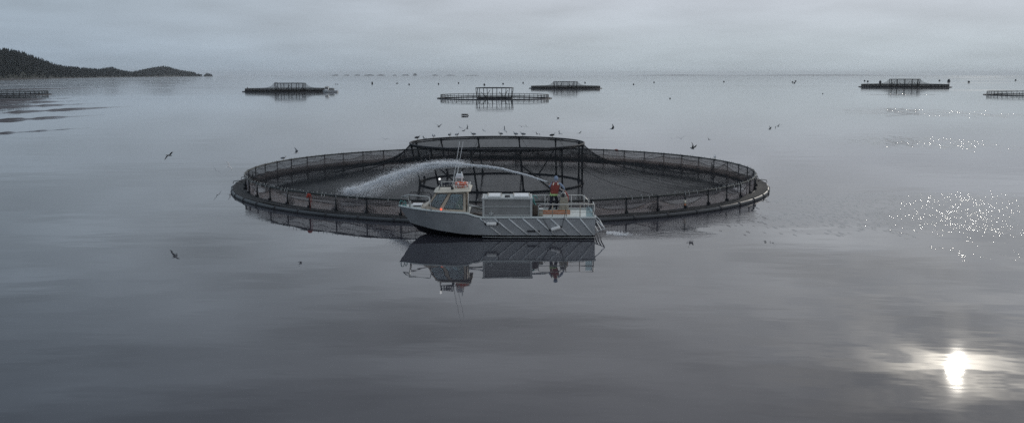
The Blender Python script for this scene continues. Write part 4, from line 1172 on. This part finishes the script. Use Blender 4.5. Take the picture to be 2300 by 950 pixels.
# red hose lying on deck, then standing up to the hand : one hose
# fenders
def fender(p0, p1, r, lab, lash):
    a_, b_ = Vector(p0), Vector(p1); mid = (a_ + b_) / 2
    t = thing('boat_fender', mid, lab, 'fender', 'white fenders on the boat side')
    d_ = (b_ - a_).normalized()
    L = (b_ - a_).length
    MB().tube([a_, a_ + d_ * .03, a_ + d_ * .06, b_ - d_ * .06, b_ - d_ * .03, b_], [r * .8, r * .95, r, r, r * .95, r * .8], 14).build('body', M['fender'], t)
    for e, sg in ((a_, -1), (b_, 1)): MB().tube([e, e + d_ * sg * .05, e + d_ * sg * .10], [r * .82, r * .6, r * .25], 10).build('end_cap', M['dark'], t)
    for l0, l1 in lash: MB().tube([Vector(l0), (Vector(l0) + Vector(l1)) / 2 + Vector((.01, -.03, -.02)), Vector(l1)], .014, 5).build('lanyard', M['rope'], t)
yf = YN - .13
f0, f1 = P(1092.5, 503.2, yf), P(1115, 503.2, yf)
fender(f0, f1, .105, 'white fender hanging level under the storage tank', [(f0 + Vector((-.08, 0, 0)), gun((XS - f0.x + .25) / LB, -1) + Vector((0, -.03, 0))), (f1 + Vector((.08, 0, 0)), gun((XS - f1.x - .1) / LB, -1) + Vector((0, -.03, 0)))])
f0, f1 = P(1237.5, 516.3, yf), P(1258.5, 510.3, yf)
fender(f0, f1, .105, 'white fender hanging tilted below the after rail', [(f0 + Vector((-.08, 0, -.02)), gun((XS - P(1219, 490, YN).x) / LB, -1) + Vector((0, -.03, 0))), (f1 + Vector((.08, 0, .02)), Vector((P(1272, 462, YN).x, YN + .02, ztn - .1)))])
# green jacket behind the side window
q = P(1034.5, 440, YC - .95)
t = thing('hung_jacket', (q.x, YC - .95, 1.5), 'lime green jacket hanging inside the rear side window of the cabin', 'jacket')
def jk(u, v):
    ww = .14 + .05 * v
    a_ = 2 * math.pi * u
    return Vector((q.x + ww * math.cos(a_) * (.6 + .4 * v) - .10 * v, YC - .95 + .09 * math.sin(a_), q.z - .72 * v + .0))
MB().grid(jk, 16, 8, closeu=True).build('coat', M['hivis'], t)
MB().tube([(q.x - .1, YC - 1.06, q.z - .45), (q.x - .02, YC - 1.06, q.z - .62)], .05, 6).build('sleeve', M['strip'], t)
# mooring line at the bow (teal)
q0 = P(898, 461, YC); mb = MB()
mb.tube([P(899, 462, YC - .1), P(898, 455, YC - .1), P(900, 450.5, YC - .1), P(904, 452, YC - .05), P(906, 457, YC), P(909, 451, YC), P(912, 455, YC + .05), P(911, 461, YC + .1)], .026, 6)
mb.tube([P(900, 463, YC), P(906, 460, YC - .1), P(914, 462, YC - .2)], .026, 6)
solo('bow_line', mb, M['teal'], q0, 'teal mooring line coiled on the bow tip', 'rope')

# ------------------------------------------------------------------ the man with the hose
YM = YC + .95
feet_z = zb - .02
SCL = (P(1250, 396.8, YM).z - feet_z) / 1.86
def mp_(px, py, Y=0.0): return P(px, py, YM + Y)
man_o = Vector((mp_(1243, 472).x, YM, feet_z))
man = thing('person', man_o, 'man seen from behind in rust red vest and blue hood spraying water from a hose', 'person')

def skin_mesh(name, m, chains, parent, sub=2, root=0):
    """chains: lists of (point, radius); points that coincide are merged; grows one continuous surface"""
    vs, es, rs = [], [], []
    def idx(p):
        for i, q in enumerate(vs):
            if (q - p).length < 1e-4: return i
        vs.append(p.copy()); return len(vs) - 1
    for ch in chains:
        prev = None
        for p, r in ch:
            n0 = len(vs); i = idx(Vector(p))
            if len(vs) > n0: rs.append(r)
            if prev is not None and prev != i: es.append((prev, i))
            prev = i
    me = bpy.data.meshes.new(name + '_skeleton')
    org = wloc(parent)
    me.from_pydata([v - org for v in vs], es, [])
    o = bpy.data.objects.new(name, me); C.objects.link(o); o.parent = parent
    sk = o.modifiers.new('skin', 'SKIN'); sk.use_smooth_shade = True
    for i, sv in enumerate(me.skin_vertices[0].data):
        r = rs[i]; sv.radius = r if isinstance(r, tuple) else (r, r); sv.use_root = (i == root)
    sb = o.modifiers.new('subdivision', 'SUBSURF'); sb.levels = sb.render_levels = sub
    dg = bpy.context.evaluated_depsgraph_get(); dg.update()
    me2 = bpy.data.meshes.new_from_object(o.evaluated_get(dg))
    o.modifiers.clear(); o.data = me2
    me2.name = name
    me2.materials.clear(); me2.materials.append(m)
    for p in me2.polygons: p.use_smooth = True
    return o
# skeleton joints (metres), man faces +Y (away from the camera), twisted a little to his left
hipc = mp_(1244, 436.5)
hipL, hipR = mp_(1239.5, 438), mp_(1248.8, 438)
kneeL, kneeR = mp_(1237.5, 454, -.05), mp_(1250.3, 454, .08)
ankL, ankR = mp_(1236.0, 468.8, -.12), mp_(1249.8, 468.8, .06)
toeL, toeR = mp_(1231.3, 470.8, .05), mp_(1249.3, 470.2, .28)
waist = mp_(1245, 430)
chest = mp_(1247, 418, .02)
neckb = mp_(1248.5, 409.5, .03)
neck = mp_(1249, 406.5, .05)
head = mp_(1249.2, 401.5, .07)
shL, shR = mp_(1240.3, 411.5, .05), mp_(1256.8, 411.8, 0)
elL, elR = mp_(1235.2, 419.5, .10), mp_(1264.8, 419.5, -.06)
haL, haR = mp_(1236.5, 413.6, .38), mp_(1269.3, 429.5, .10)
def finger_chains(hand, dirv, side, curl):
    """five unequal fingers curled round a hose: dirv along the fingers, side across the palm, curl towards the palm"""
    dirv, side, curl = dirv.normalized(), side.normalized(), curl.normalized()
    out = []
    for k, ln in enumerate((.062, .074, .070, .055)):
        b0 = hand + side * (.030 - .020 * k) + dirv * .045
        m1 = b0 + dirv * ln * .45 + curl * .010; m2 = m1 + dirv * ln * .15 + curl * ln * .45; m3 = m2 - dirv * ln * .25 + curl * ln * .25
        out.append([(hand, .032), (b0, .0105), (m1, .0095), (m2, .0085), (m3, .0075)])
    th0 = hand + side * .034 + dirv * .005; th1 = th0 + side * .022 + dirv * .028 + curl * .012; th2 = th1 + dirv * .014 + curl * .034
    out.append([(hand, .032), (th0, .013), (th1, .0105), (th2, .0085)])
    return out
wrL, wrR = elL.lerp(haL, .82), elR.lerp(haR, .86)
chains = [[(hipc, .12), (waist, .115), (chest, .125), (neckb, .06), (neck, .052), (head, .092), (head + Vector((0, .02, .08)), .075)],
          [(chest, .125), (shL, .062), (elL, .046), (wrL, .032), (haL, .032)], [(chest, .125), (shR, .062), (elR, .046), (wrR, .032), (haR, .032)],
          [(hipc, .12), (hipL, .088), (kneeL, .06), (ankL, .045), (toeL, .035)], [(hipc, .12), (hipR, .088), (kneeR, .06), (ankR, .045), (toeR, .035)],
          [(head, .092), (head + Vector((-.01, .095, -.01)), .022), (head + Vector((-.012, .115, -.02)), .012)]]
hose_dirL = (mp_(1228, 408.6, .75) - haL)
chains += finger_chains(haL, hose_dirL.cross(Vector((0, 0, 1))).normalized() * -1 + hose_dirL.normalized() * .2, hose_dirL, Vector((0, 0, -1)))
chains += finger_chains(haR, (haR - elR), Vector((1, -.3, .4)), Vector((-.4, .6, -.2)))
skin_mesh('body', M['skin'], chains, man)
# face details (turned away): eyes, ears, mouth on the head
fm = MB()
for sx in (-.033, .033): fm.ell(head + Vector((sx - .01, .088, .012)), (.014, .009, .009), 8, 6)
fm.build('eye', M['white'], man)
MB().ell(head + Vector((-.012, .088, -.052)), (.026, .010, .007), 8, 6).build('mouth', M['orange_rag'], man)
# clothes
up = lambda p, dz: p + Vector((0, 0, dz))
skin_mesh('sweatshirt', M['hood'], [[(waist, .128), (chest, .140), (neckb, .085), (neck + Vector((0, -.01, 0)), .075)], [(chest, .140), (shL, .082), (elL, .066), (wrL.lerp(elL, .1), .046)], [(chest, .140), (shR, .082), (elR, .064), (wrR.lerp(elR, .1), .044)]], man)
# hood: an open-fronted cap round the head
def hoodf(u, v):
    th_ = math.pi * (.10 + .86 * v)     # down from the crown
    ph_ = -math.pi * .5 + (u - .5) * 2 * math.pi * .74   # round the back
    r_ = Vector((.118, .135, .148))
    p = Vector((r_.x * math.sin(th_) * math.cos(ph_), r_.y * math.sin(th_) * math.sin(ph_), r_.z * math.cos(th_)))
    return head + Vector((0, .01, .015)) + p
hm = MB(); hm.grid(hoodf, 22, 12); hm.ell(head + Vector((0, .02, .045)), (.112, .120, .115), 14, 9)
hm.build('hood', M['hood'], man, fix=False)
skin_mesh('trousers', M['trouser'], [[(up(hipc, .02), .150), (hipL, .112), (kneeL, .088), (up(ankL, .04), .070)], [(up(hipc, .02), .150), (hipR, .112), (kneeR, .088), (up(ankR, .04), .068)], [(up(hipc, .02), .150), (up(waist, -.06), .138)]], man)
for an, to in ((ankL, toeL), (ankR, toeR)):
    skin_mesh('boot', M['boot'], [[(up(an, .12), .064), (up(an, 0), .062), (an + Vector((0, -.03, -.03)), .055)], [(up(an, 0), .062), (an.lerp(to, .6), .056), (to, .046)]], man)
# shirt hem under the vest
def oval(z0, z1, cx0, cx1, rx0, rx1, ry, n=24, rows=6, bulge=.0):
    def f(u, v):
        a_ = 2 * math.pi * u
        rx = rx0 + (rx1 - rx0) * v + bulge * math.sin(math.pi * v)
        return Vector((cx0 + (cx1 - cx0) * v + rx * math.cos(a_), YM + .01 + ry * math.sin(a_) * (1 + .25 * bulge), z0 + (z1 - z0) * v))
    return MB().grid(f, n, rows, closeu=True)
zA_, zB_, zC_ = mp_(1244, 439).z, mp_(1244, 434.8).z, mp_(1248, 408.6).z
oval(zA_, zB_ + .06, mp_(1243.6, 439).x, mp_(1244.2, 434).x, .222, .215, .165).build('shirt', M['shirt'], man)
vx0, vx1 = mp_(1244.8, 435).x, mp_(1248.6, 409).x
vm_ = MB()
def vestf(u, v):
    a_ = 2 * math.pi * u
    w_ = interp([(0, .220), (.25, .232), (.55, .255), (.80, .235), (.93, .175), (1, .10)], v)
    d_ = interp([(0, .175), (.5, .19), (.8, .165), (1, .09)], v)
    pw = 0.75
    cx_, sy_ = math.cos(a_), math.sin(a_)
    return Vector((vx0 + (vx1 - vx0) * v + w_ * math.copysign(abs(cx_) ** pw, cx_), YM + .02 * v + .015 + d_ * math.copysign(abs(sy_) ** pw, sy_), zB_ + (zC_ - zB_) * v))
vm_.grid(vestf, 36, 16, closeu=True)
vest = vm_.build('vest', M['vest'], man)
for sx in (-1, 1):
    sm_ = MB()
    def stripf(u, v, sx=sx):
        p = vestf((.75 + sx * (.075 + .01 * (v)) ) % 1.0, .74 + .19 * v)
        return p + Vector(((u - .5) * .055, -.012 - .01 * v, .008))
    sm_.grid(stripf, 2, 5); sm_.build('shoulder_strip', M['strip'], vest, fix=False)
# hose: nozzle, cuff and red run down to the deck
noz = mp_(1227.5, 408.2, .72)
hz_ = thing('water_hose', Vector((P(1276, 472, YM).x, YM + .1, zb)), 'red fire hose with pale cuff and dark nozzle held by the man on deck', 'hose')
hand_mid = haL + Vector((0, .02, .0))
MB().tube([haL - hose_dirL.normalized() * .10, haL, haL + hose_dirL.normalized() * .2, noz], [.026, .024, .020, .014], 8).build('nozzle', M['dark'], hz_)
MB().tube([haL - hose_dirL.normalized() * .10, mp_(1247, 419, .32), mp_(1256, 423.5, .16), mp_(1262, 426.8, .10), haR, mp_(1270.2, 431.2, .10)], .034, 8).build('cuff', M['palehose'], hz_)
red = [mp_(1269.5, 430.5, .10), mp_(1272.5, 435, .10), mp_(1275.3, 440, .08), mp_(1275.6, 447, .06), mp_(1274.6, 455, .05), mp_(1275, 463, .05), mp_(1272, 470.5, .0), mp_(1262, 471.5, -.1), mp_(1254, 472.3, -.15)]
red[-1].z = red[-2].z = zb + .05
MB().tube(red, .044, 9).build('hose_run', M['redhose'], hz_)

# ------------------------------------------------------------------ spray
sp_pts = [(1227.5, 408.0), (1180, 392), (1120, 378), (1060, 370.3), (1010, 367.8), (960, 371), (910, 384), (850, 407), (780, 431)]
spr = []
for i, (px, py) in enumerate(sp_pts):
    f_ = i / (len(sp_pts) - 1)
    Y_ = noz.y + (60.5 - noz.y) * ((1227.5 - px) / (1227.5 - 780))
    spr.append(P(px, py, Y_))
def spath(s):
    k = s * (len(spr) - 1); i = min(int(k), len(spr) - 2); f_ = k - i
    p0, p1, p2, p3 = spr[max(i-1, 0)], spr[i], spr[i+1], spr[min(i+2, len(spr)-1)]
    return 0.5 * ((2*p1) + (p2 - p0)*f_ + (2*p0 - 5*p1 + 4*p2 - p3)*f_*f_ + (3*p1 - p0 - 3*p2 + p3)*f_**3)
rs_ = random.Random(21)
mb_v, mb_f = [], []
ND = 82000
CLUMP = [(rs_.uniform(.42, 1.0), rs_.uniform(-.40, .16), rs_.uniform(.03, .09)) for _ in range(70)]
def frame(s):
    return spath(s), (spath(min(1, s + .01)) - spath(max(0, s - .01))).normalized()
for i in range(ND):
    if i < 24000:                     # the jet, crisp at the nozzle and tearing apart past the top of the arc
        s = rs_.random() ** .9 * .80
        c, tg = frame(s)
        cl = mnoise.noise(Vector((s * 22, 0.5, 0))) + .5 * mnoise.noise(Vector((s * 60, 3.5, 0)))
        if rs_.random() > 1.12 + .6 * cl - 1.75 * s: continue
        spread = .014 + .060 * s
        up_ = abs(rs_.gauss(0, spread * .5)) if rs_.random() < .4 else -abs(rs_.gauss(0, spread * (1.1 + 1.2 * s)))
        off = Vector((rs_.gauss(0, spread), rs_.gauss(0, spread * 1.2), up_ + .10 * cl * s)); sz = .9
    elif i < 37000:                   # bright wisps
        s, dz_, rad_ = CLUMP[rs_.randrange(len(CLUMP))]
        s = min(1.02, s + rs_.gauss(0, .016) + .03 * rs_.random())
        c, tg = frame(min(1, s))
        off = Vector((rs_.gauss(0, rad_ * 2.2), rs_.gauss(0, rad_ * 1.5), dz_ * s + rs_.gauss(0, rad_ * .6))); sz = .74
    else:                             # thin mist drifting and falling from the far half
        s = .42 + .62 * rs_.random() ** .6
        c, tg = frame(min(1, s))
        dn = .30 * rs_.random() - rs_.random() ** 1.2 * (s - .36) * 1.9
        cl = mnoise.noise(c * 1.1 + Vector((0, 0, dn * 1.5))) + .5 * mnoise.noise(c * 2.7 + Vector((0, 0, dn * 4)))
        if rs_.random() > .50 + 1.0 * cl: continue
        off = Vector((rs_.gauss(0, .40), rs_.gauss(0, .4), dn)); sz = .40
    # streaky: pull the drop back along the stream
    p = c + off - tg * rs_.random() * .5 * s
    if p.z < .25: continue
    r_ = rs_.uniform(.009, .020) * (1 + .6 * s) * sz
    ln = r_ * rs_.uniform(1.5, 4.0)
    a_ = tg.cross(Vector((0, 0, 1))).normalized(); b_ = tg.cross(a_)
    k = len(mb_v)
    mb_v += [p + tg * ln, p - tg * ln * .5 + a_ * r_, p - tg * ln * .5 - a_ * r_ * .5 + b_ * r_ * .87, p - tg * ln * .5 - a_ * r_ * .5 - b_ * r_ * .87]
    mb_f += [(k, k+1, k+2), (k, k+2, k+3), (k, k+3, k+1), (k+1, k+3, k+2)]
mb = MB(); mb.v = mb_v; mb.f = mb_f; mb.sm = [False] * len(mb_f)
o = mb.build('water_spray', M['drops'], None, fix=False)
tag(o, 'white arc of water spraying from the hose over the cage net', 'water spray', kind='stuff')
# white churned water behind the stern
mb_v, mb_f = [], []
for i in range(420):
    cpx = 1362 + abs(rs_.gauss(0, 22)); cpy = 523 + rs_.gauss(0, 1.7) + (cpx - 1362) * .03
    if rs_.random() < .3: cpx, cpy = 1395 + rs_.gauss(0, 8), 527.6 + rs_.gauss(0, .6)
    p = W0(cpx, cpy); r_ = rs_.uniform(.01, .035)
    k = len(mb_v)
    mb_v += [p + Vector((0, 0, r_ * 1.6)), p + Vector((r_ * 1.5, 0, 0)), p + Vector((-r_, r_ * .9, 0)), p + Vector((-r_, -r_ * .9, 0))]
    mb_f += [(k, k+1, k+2), (k, k+2, k+3), (k, k+3, k+1)]
mb = MB(); mb.v = mb_v; mb.f = mb_f; mb.sm = [False] * len(mb_f)
tag(mb.build('stern_foam', M['drops'], None, fix=False), 'white foam flecks on the water just behind the boat stern', 'foam', kind='stuff')

# ------------------------------------------------------------------ gulls
def wing_mesh(a1, a2, sweep, name, m):
    """right wing (+Y side) with inner lift a1 and outer lift a2 (radians)"""
    st_ = [(0.0, .20), (.16, .21), (.32, .19), (.48, .14), (.62, .085), (.70, .02)]
    vs, fs = [], []
    y = z = 0; last = 0
    for k, (s_, ch_) in enumerate(st_):
        a_ = a1 if s_ <= .33 else a2
        y += (s_ - last) * math.cos(a_); z += (s_ - last) * math.sin(a_); last = s_
        xo = .05 + (.10 * min(s_, .32) / .32 if s_ <= .32 else .10 - sweep * (s_ - .32))
        th_ = .018 * (1 - s_ / .75) + .003
        vs += [(xo + ch_ * .45, y, z), (xo, y, z + th_), (xo - ch_ * .55, y, z), (xo, y, z - th_ * .4)]
    for k in range(len(st_) - 1):
        for j in range(4): fs.append((k*4 + j, k*4 + (j+1) % 4, (k+1)*4 + (j+1) % 4, (k+1)*4 + j))
    fs += [(0, 1, 2, 3), tuple(len(vs) - 4 + j for j in (3, 2, 1, 0))]
    return vs, fs
def gull(p, span, yaw, bank, pitch, a1, a2, dark, lab, sweep=.45, group='gulls in flight'):
    t = thing('gull', p, lab, 'gull', group)
    t.rotation_euler = (R(bank), R(pitch), R(yaw)); t.scale = (span / 1.45,) * 3
    wm = M['gulldark'] if dark == 2 else (M['gullgrey'] if dark == 1 else M['gullwhite'])
    bm_ = MB().lathe([(.012, -.30), (.035, -.22), (.060, -.10), (.072, .02), (.066, .12), (.048, .19), (.047, .24), (.045, .28), (.02, .315)], 10, (0, 0, 0), 'X')
    bm_.build('body', M['gullwhite'] if dark < 2 else M['gullgrey'], t, world=False)
    MB().lathe([(.018, .30), (.012, .34), (.004, .37)], 6, (0, 0, -.006), 'X').build('beak', M['beak'], t, world=False)
    MB().add([(-.24, -.03, .006), (-.24, .03, .006), (-.40, .085, 0), (-.42, 0, 0), (-.40, -.085, 0), (-.24, -.03, -.012), (-.24, .03, -.012), (-.40, .085, -.008), (-.42, 0, -.008), (-.40, -.085, -.008)],
             [(0, 1, 2, 3, 4), (9, 8, 7, 6, 5), (0, 5, 6, 1), (1, 6, 7, 2), (2, 7, 8, 3), (3, 8, 9, 4), (4, 9, 5, 0)]).build('tail', M['gullwhite'], t, world=False)
    for s in (1, -1):
        vs, fs = wing_mesh(R(a1), R(a2), sweep, 'wing', wm)
        MB().add([(x, s * (y + .03), z + .02) for x, y, z in vs], fs, True).build('wing', wm, t, world=False)
    return t
# px, py, distance, span in px, yaw, bank, pitch, inner lift, outer lift, tone, label
GULLS = [
    (380, 349, 59, 42, 70, -35, 10, 22, -38, 2, 'dark winged gull banking alone over the water at the far left of the cage'),
    (485, 382, 71.8, 32, 120, 45, 0, 15, -12, 0, 'white gull with spread wings left of the cage end, left of a similar pair'),
    (513, 374, 73.4, 30, 60, 60, -10, 25, 5, 0, 'white gull with lowered grey wing left of the cage end, right of a similar pair'),
    (664, 344, 58, 32, 30, 15, 0, 60, 40, 1, 'white and grey gull with both wings swept down above the left back handrail'),
    (865, 313, 85, 26, 90, 5, 0, 18, -12, 1, 'gliding gull seen head on above the left back handrail'),
    (817, 336, 80, 12, 100, -20, 0, 15, -10, 0, 'tiny pale gull gliding just above the left back handrail'),
    (777, 350.5, 88, 14, 40, 30, 0, 40, 30, 0, 'small white gull flying close over the back rail, left of two'),
    (832, 345, 88, 22, 30, 50, 20, 35, 10, 0, 'bright white gull with raised wing at the back rail, right of two'),
    (954, 311.5, 84, 22, 160, 20, 10, 35, 15, 1, 'gull landing on the left of the ring frame with wings up'),
    (985, 285, 92, 26, 60, 0, 10, 50, 25, 2, 'dark gull with raised wing over the left of the ring frame, left of the trio'),
    (1034, 287.5, 96, 18, 120, 30, 0, 25, -5, 1, 'gull upper left in the trio flying above the ring frame'),
    (1041, 294.5, 94, 20, 40, -15, 0, 30, -30, 2, 'gull lowest in the trio flying above the ring frame'),
    (1048, 289.5, 95, 22, 20, 40, 10, 55, 35, 1, 'gull upper right in the trio flying above the ring frame'),
    (1087, 294, 96, 16, 140, 30, 0, 15, -5, 1, 'faint slim gull gliding above the ring frame between trio and diver'),
    (1134, 293, 92, 28, 130, 55, -20, 20, 5, 1, 'gull diving with one long wing up above the middle of the ring frame'),
    (1171, 285, 92, 22, 80, 10, 0, 25, -30, 2, 'gull in arched glide above the middle of the ring frame, left of a close pair'),
    (1182, 284, 93, 18, 100, 40, 0, 30, -40, 2, 'gull in arched glide above the middle of the ring frame, right of a close pair'),
    (1206, 301.5, 88, 24, 60, 20, 0, 30, -35, 2, 'dark gull with hooked wing low over the back of the ring frame'),
    (1258, 301, 86, 22, 150, 35, 0, 30, 20, 0, 'pale gull with long raised wing above the right of the ring frame'),
    (1301, 299.5, 84, 22, 30, -20, 0, 20, 5, 1, 'gull flying away above the right end of the ring frame'),
    (1374, 290, 80, 28, 20, 40, 0, 78, 60, 2, 'gull with one dark wing straight up, right of the ring frame'),
    (1508, 311.5, 100, 10, 90, 0, 0, 20, -15, 2, 'tiny dark gull flying, left of the three above the right handrail'),
    (1530, 312, 78, 30, 75, -10, 0, 38, 12, 1, 'gull with a thin raised wing above the right back handrail'),
    (1592, 314, 90, 18, 40, 20, 10, 35, 5, 2, 'dark gull flying, right of the three above the right handrail'),
    (1554, 333.5, 64, 36, 30, 15, 20, 62, 42, 2, 'large dark gull flapping just above the right back handrail'),
    (1555, 349, 86, 12, 80, 0, 0, 40, 20, 1, 'small gull flying at the right back handrail below the large flapping gull'),
    (1728, 291, 70, 20, 20, 15, 10, 75, 50, 2, 'small dark gull with wings up, lower of the pair at right'),
    (1748, 284, 70, 26, 100, -30, 0, 20, -45, 2, 'dark gull with drooped wing tips, upper of the pair at right'),
]
for px, py, D, sp_, yaw, bank, pitch, a1, a2, tone, lab in GULLS:
    p = P(px, py, D)
    gull(p, sp_ * .88 / F * D, yaw, bank, pitch, a1, a2, tone, lab)
def perched(p, yaw, s, lab, m='gullgrey'):
    t = thing('gull', p, lab, 'gull', 'gulls perched on the cage', R(yaw))
    b = MB().lathe([(.01, -.24), (.05, -.16), (.085, -.04), (.092, .06), (.07, .15), (.03, .20)], 10, (0, 0, 0), 'X')
    rot = Euler((0, R(-18), 0)).to_matrix()
    b.v = [(rot @ v + Vector((0, 0, .20))) * s for v in b.v]; b.build('body', M['gullwhite'], t, world=False)
    h = MB().ell(Vector((.19, 0, .36)) * s, (.055 * s, .048 * s, .052 * s), 9, 7); h.tube([Vector((.12, 0, .27)) * s, Vector((.18, 0, .35)) * s], .045 * s, 8); h.build('head', M['gullwhite'], t, world=False)
    MB().lathe([(.016 * s, .23 * s), (.010 * s, .28 * s), (.004 * s, .31 * s)], 6, (0, 0, .35 * s), 'X').build('beak', M['beak'], t, world=False)
    for sg in (1, -1):
        wv = MB().ell((0, 0, 0), (.22 * s, .022 * s, .075 * s), 10, 6, Euler((0, R(-12), 0)).to_matrix())
        wv.v = [v + Vector((-.06, sg * .08, .21)) * s for v in wv.v]; wv.build('wing', M[m], t, world=False)
        MB().tube([Vector((.0, sg * .03, .13)) * s, Vector((.01, sg * .03, 0)) * s], .009 * s, 5).build('leg', M['beak'], t, world=False)
    return t
tops = [931, 968, 1006, 1023, 1060, 1123, 1158, 1175, 1244]
PL = ['gull perched at the left end of the ring frame top', 'gull perched on the ring frame top, second from the left', 'gull perched on the ring frame top, third from the left', 'gull perched on the ring frame top, fourth from the left', 'gull perched on the ring frame top above the boat antennas', 'gull perched on the ring frame top, fourth from the right', 'gull perched on the ring frame top, third from the right', 'gull perched on the ring frame top, second from the right', 'dark gull perched on the ring frame top, last on the right']
for k, px in enumerate(tops):
    tx = (px - 1150) / F
    best = min(range(0, 1800), key=lambda i: (lambda a_: abs((SX - .35 + 7.0 * math.cos(a_)) / (SY + 7.0 * math.sin(a_)) - tx * 1.0 / (cT + 0.045)) )(math.pi * i / 1800))
    a_ = math.pi * best / 1800
    perched(Vector((SX - .35 + 7.0 * math.cos(a_), SY + 7.0 * math.sin(a_), 3.30)), random.uniform(0, 360), 1.0, PL[k], 'gulldark' if k in (0, 8) else 'gullgrey')
for px, py, lab in ((654, 355.5, 'gull perched on the left back handrail below the flying grey gull'), (1587, 353.5, 'gull perched on the right back handrail')):
    q = W0(px, py + 4.5, 1.24); a_ = math.atan2(q.y - CY, q.x - CX)
    perched(on_ring(20.08, a_, 1.23), random.uniform(0, 360), .95, lab)
# floating cluster: dark log with gulls sitting on it, below the netless cage
p = W0(1044, 260.3); s = p.y / F
lg = MB(); r4 = random.Random(9)
lg.tube([p + Vector((-8 * s, 0, .12)), p + Vector((-3 * s, .3, .2)), p + Vector((3 * s, -.2, .2)), p + Vector((9 * s, 0, .05))], [.06, .15, .14, .04], 8)
solo('drifting_log', lg, M['dark'], p, 'dark drifting log on open water below the netless far cage', 'log')
for dx_, lab, m_ in ((-6, 'gull sitting on the left end of the drifting log', 'gulldark'), (-2.5, 'gull sitting left of centre on the drifting log', 'gulldark'), (1, 'gull sitting at the centre of the drifting log', 'gullgrey'), (3.2, 'white gull sitting right of centre on the drifting log', 'gullwhite'), (5.8, 'gull sitting on the right end of the drifting log', 'gulldark')):
    perched(p + Vector((dx_ * s, 0, .17)), 180 + 40 * (dx_ > 0), .75, lab, m_)
p = W0(1253, 266); perched(p + Vector((0, 0, -.12)), 200, 1.0, 'lone white gull sitting on open water above the middle cage', 'gulldark')

# ------------------------------------------------------------------ far work boat at the left cage
p = W0(742, 207.8); s = p.y / F
t = thing('work_boat', p, 'small pale grey work boat at the right end of the left far cage', 'boat')
def fb(u, side):  # u 0 stern (right) 1 bow (left)
    bw = 1.5 if u < .6 else 1.5 * (1 - ((u - .6) / .4) ** 2)
    return p + Vector(((16.5 - 33.5 * u) * s, side * bw, 0))
mb = MB(); mb.grid(lambda u, v: fb(u * (1 - .06 * v) , -1) + Vector((0, 0, (1 - v) * (4.0 + 2.0 * max(0, u - .5)) * s)), 16, 2)
mb.grid(lambda u, v: fb(u * (1 - .06 * v), 1) + Vector((0, 0, (1 - v) * (4.0 + 2.0 * max(0, u - .5)) * s)), 16, 2)
mb.grid(lambda u, v: fb(u, -1).lerp(fb(u, 1), v) + Vector((0, 0, (3.8 + 2.0 * max(0, u - .5)) * s)), 16, 2)
mb.add([fb(0, -1), fb(0, 1), fb(0, 1) + Vector((0, 0, 4 * s)), fb(0, -1) + Vector((0, 0, 4 * s))], [(0, 1, 2, 3)])
mb.build('hull', M['alu'], t)
MB().tube([fb(u / 16, -1) + Vector((0, -.02, .3 * s)) for u in range(16)], .35 * s, 5).build('boot_stripe', M['antifoul'], t)
x0 = p.x - 9 * s
cb = MB().prism([(x0 - 3.4 * s, p.z + 4.6 * s), (x0 - 1.4 * s, p.z + 11.6 * s), (x0 + 5 * s, p.z + 11.6 * s), (x0 + 5.4 * s, p.z + 4.4 * s)], p.y - 1.0, p.y + 1.0).build('cabin', M['white'], t)
MB().prism([(x0 - 1.6 * s, p.z + 7.2 * s), (x0 - .6 * s, p.z + 10.6 * s), (x0 + 1.6 * s, p.z + 10.6 * s), (x0 + 1.6 * s, p.z + 7.2 * s)], p.y - 1.05, p.y - .98).build('window', M['dark'], cb)
MB().prism([(x0 + 2.3 * s, p.z + 7.2 * s), (x0 + 2.3 * s, p.z + 10.6 * s), (x0 + 4.3 * s, p.z + 10.6 * s), (x0 + 4.3 * s, p.z + 7.2 * s)], p.y - 1.05, p.y - .98).build('window', M['dark'], cb)
MB().box((x0 + 1.6 * s, p.y, p.z + 12 * s), (9 * s, 2.4, .8 * s)).build('cabin_roof', M['roof'], t)
MB().tube([(x0 + 2 * s, p.y, p.z + 12 * s), (x0 + 2 * s, p.y, p.z + 15 * s)], .35 * s, 5).build('mast', M['dark'], t)
MB().box((p.x + 4 * s, p.y, p.z + 6.2 * s), (9 * s, 1.8, 4 * s)).build('deck_box', M['alu_tank'], t)
mb = MB(); mb.tube([(p.x + 10 * s, p.y - 1.3, p.z + 4 * s), (p.x + 10 * s, p.y - 1.3, p.z + 7.6 * s), (p.x + 15.8 * s, p.y - 1.3, p.z + 7.6 * s), (p.x + 15.8 * s, p.y - 1.3, p.z + 4 * s)], .28 * s, 5)
mb.build('deck_rail', M['pipe_rail'], t)

# ------------------------------------------------------------------ haze
hzm = bpy.data.materials.new('haze'); hzm.use_nodes = True
ht = hzm.node_tree; ht.nodes.clear()
pv = ht.nodes.new('ShaderNodeVolumePrincipled'); pv.inputs['Color'].default_value = (0.93, 0.96, 1.0, 1); pv.inputs['Density'].default_value = 0.000032
pv.inputs['Anisotropy'].default_value = 0.2
oo = ht.nodes.new('ShaderNodeOutputMaterial'); ht.links.new(pv.outputs[0], oo.inputs['Volume'])
USE_HAZE = True
if USE_HAZE:
    hb = MB().box((0, 13300, 49), (54200, 27700, 100))
    tag(hb.build('haze', hzm), kind='stuff')
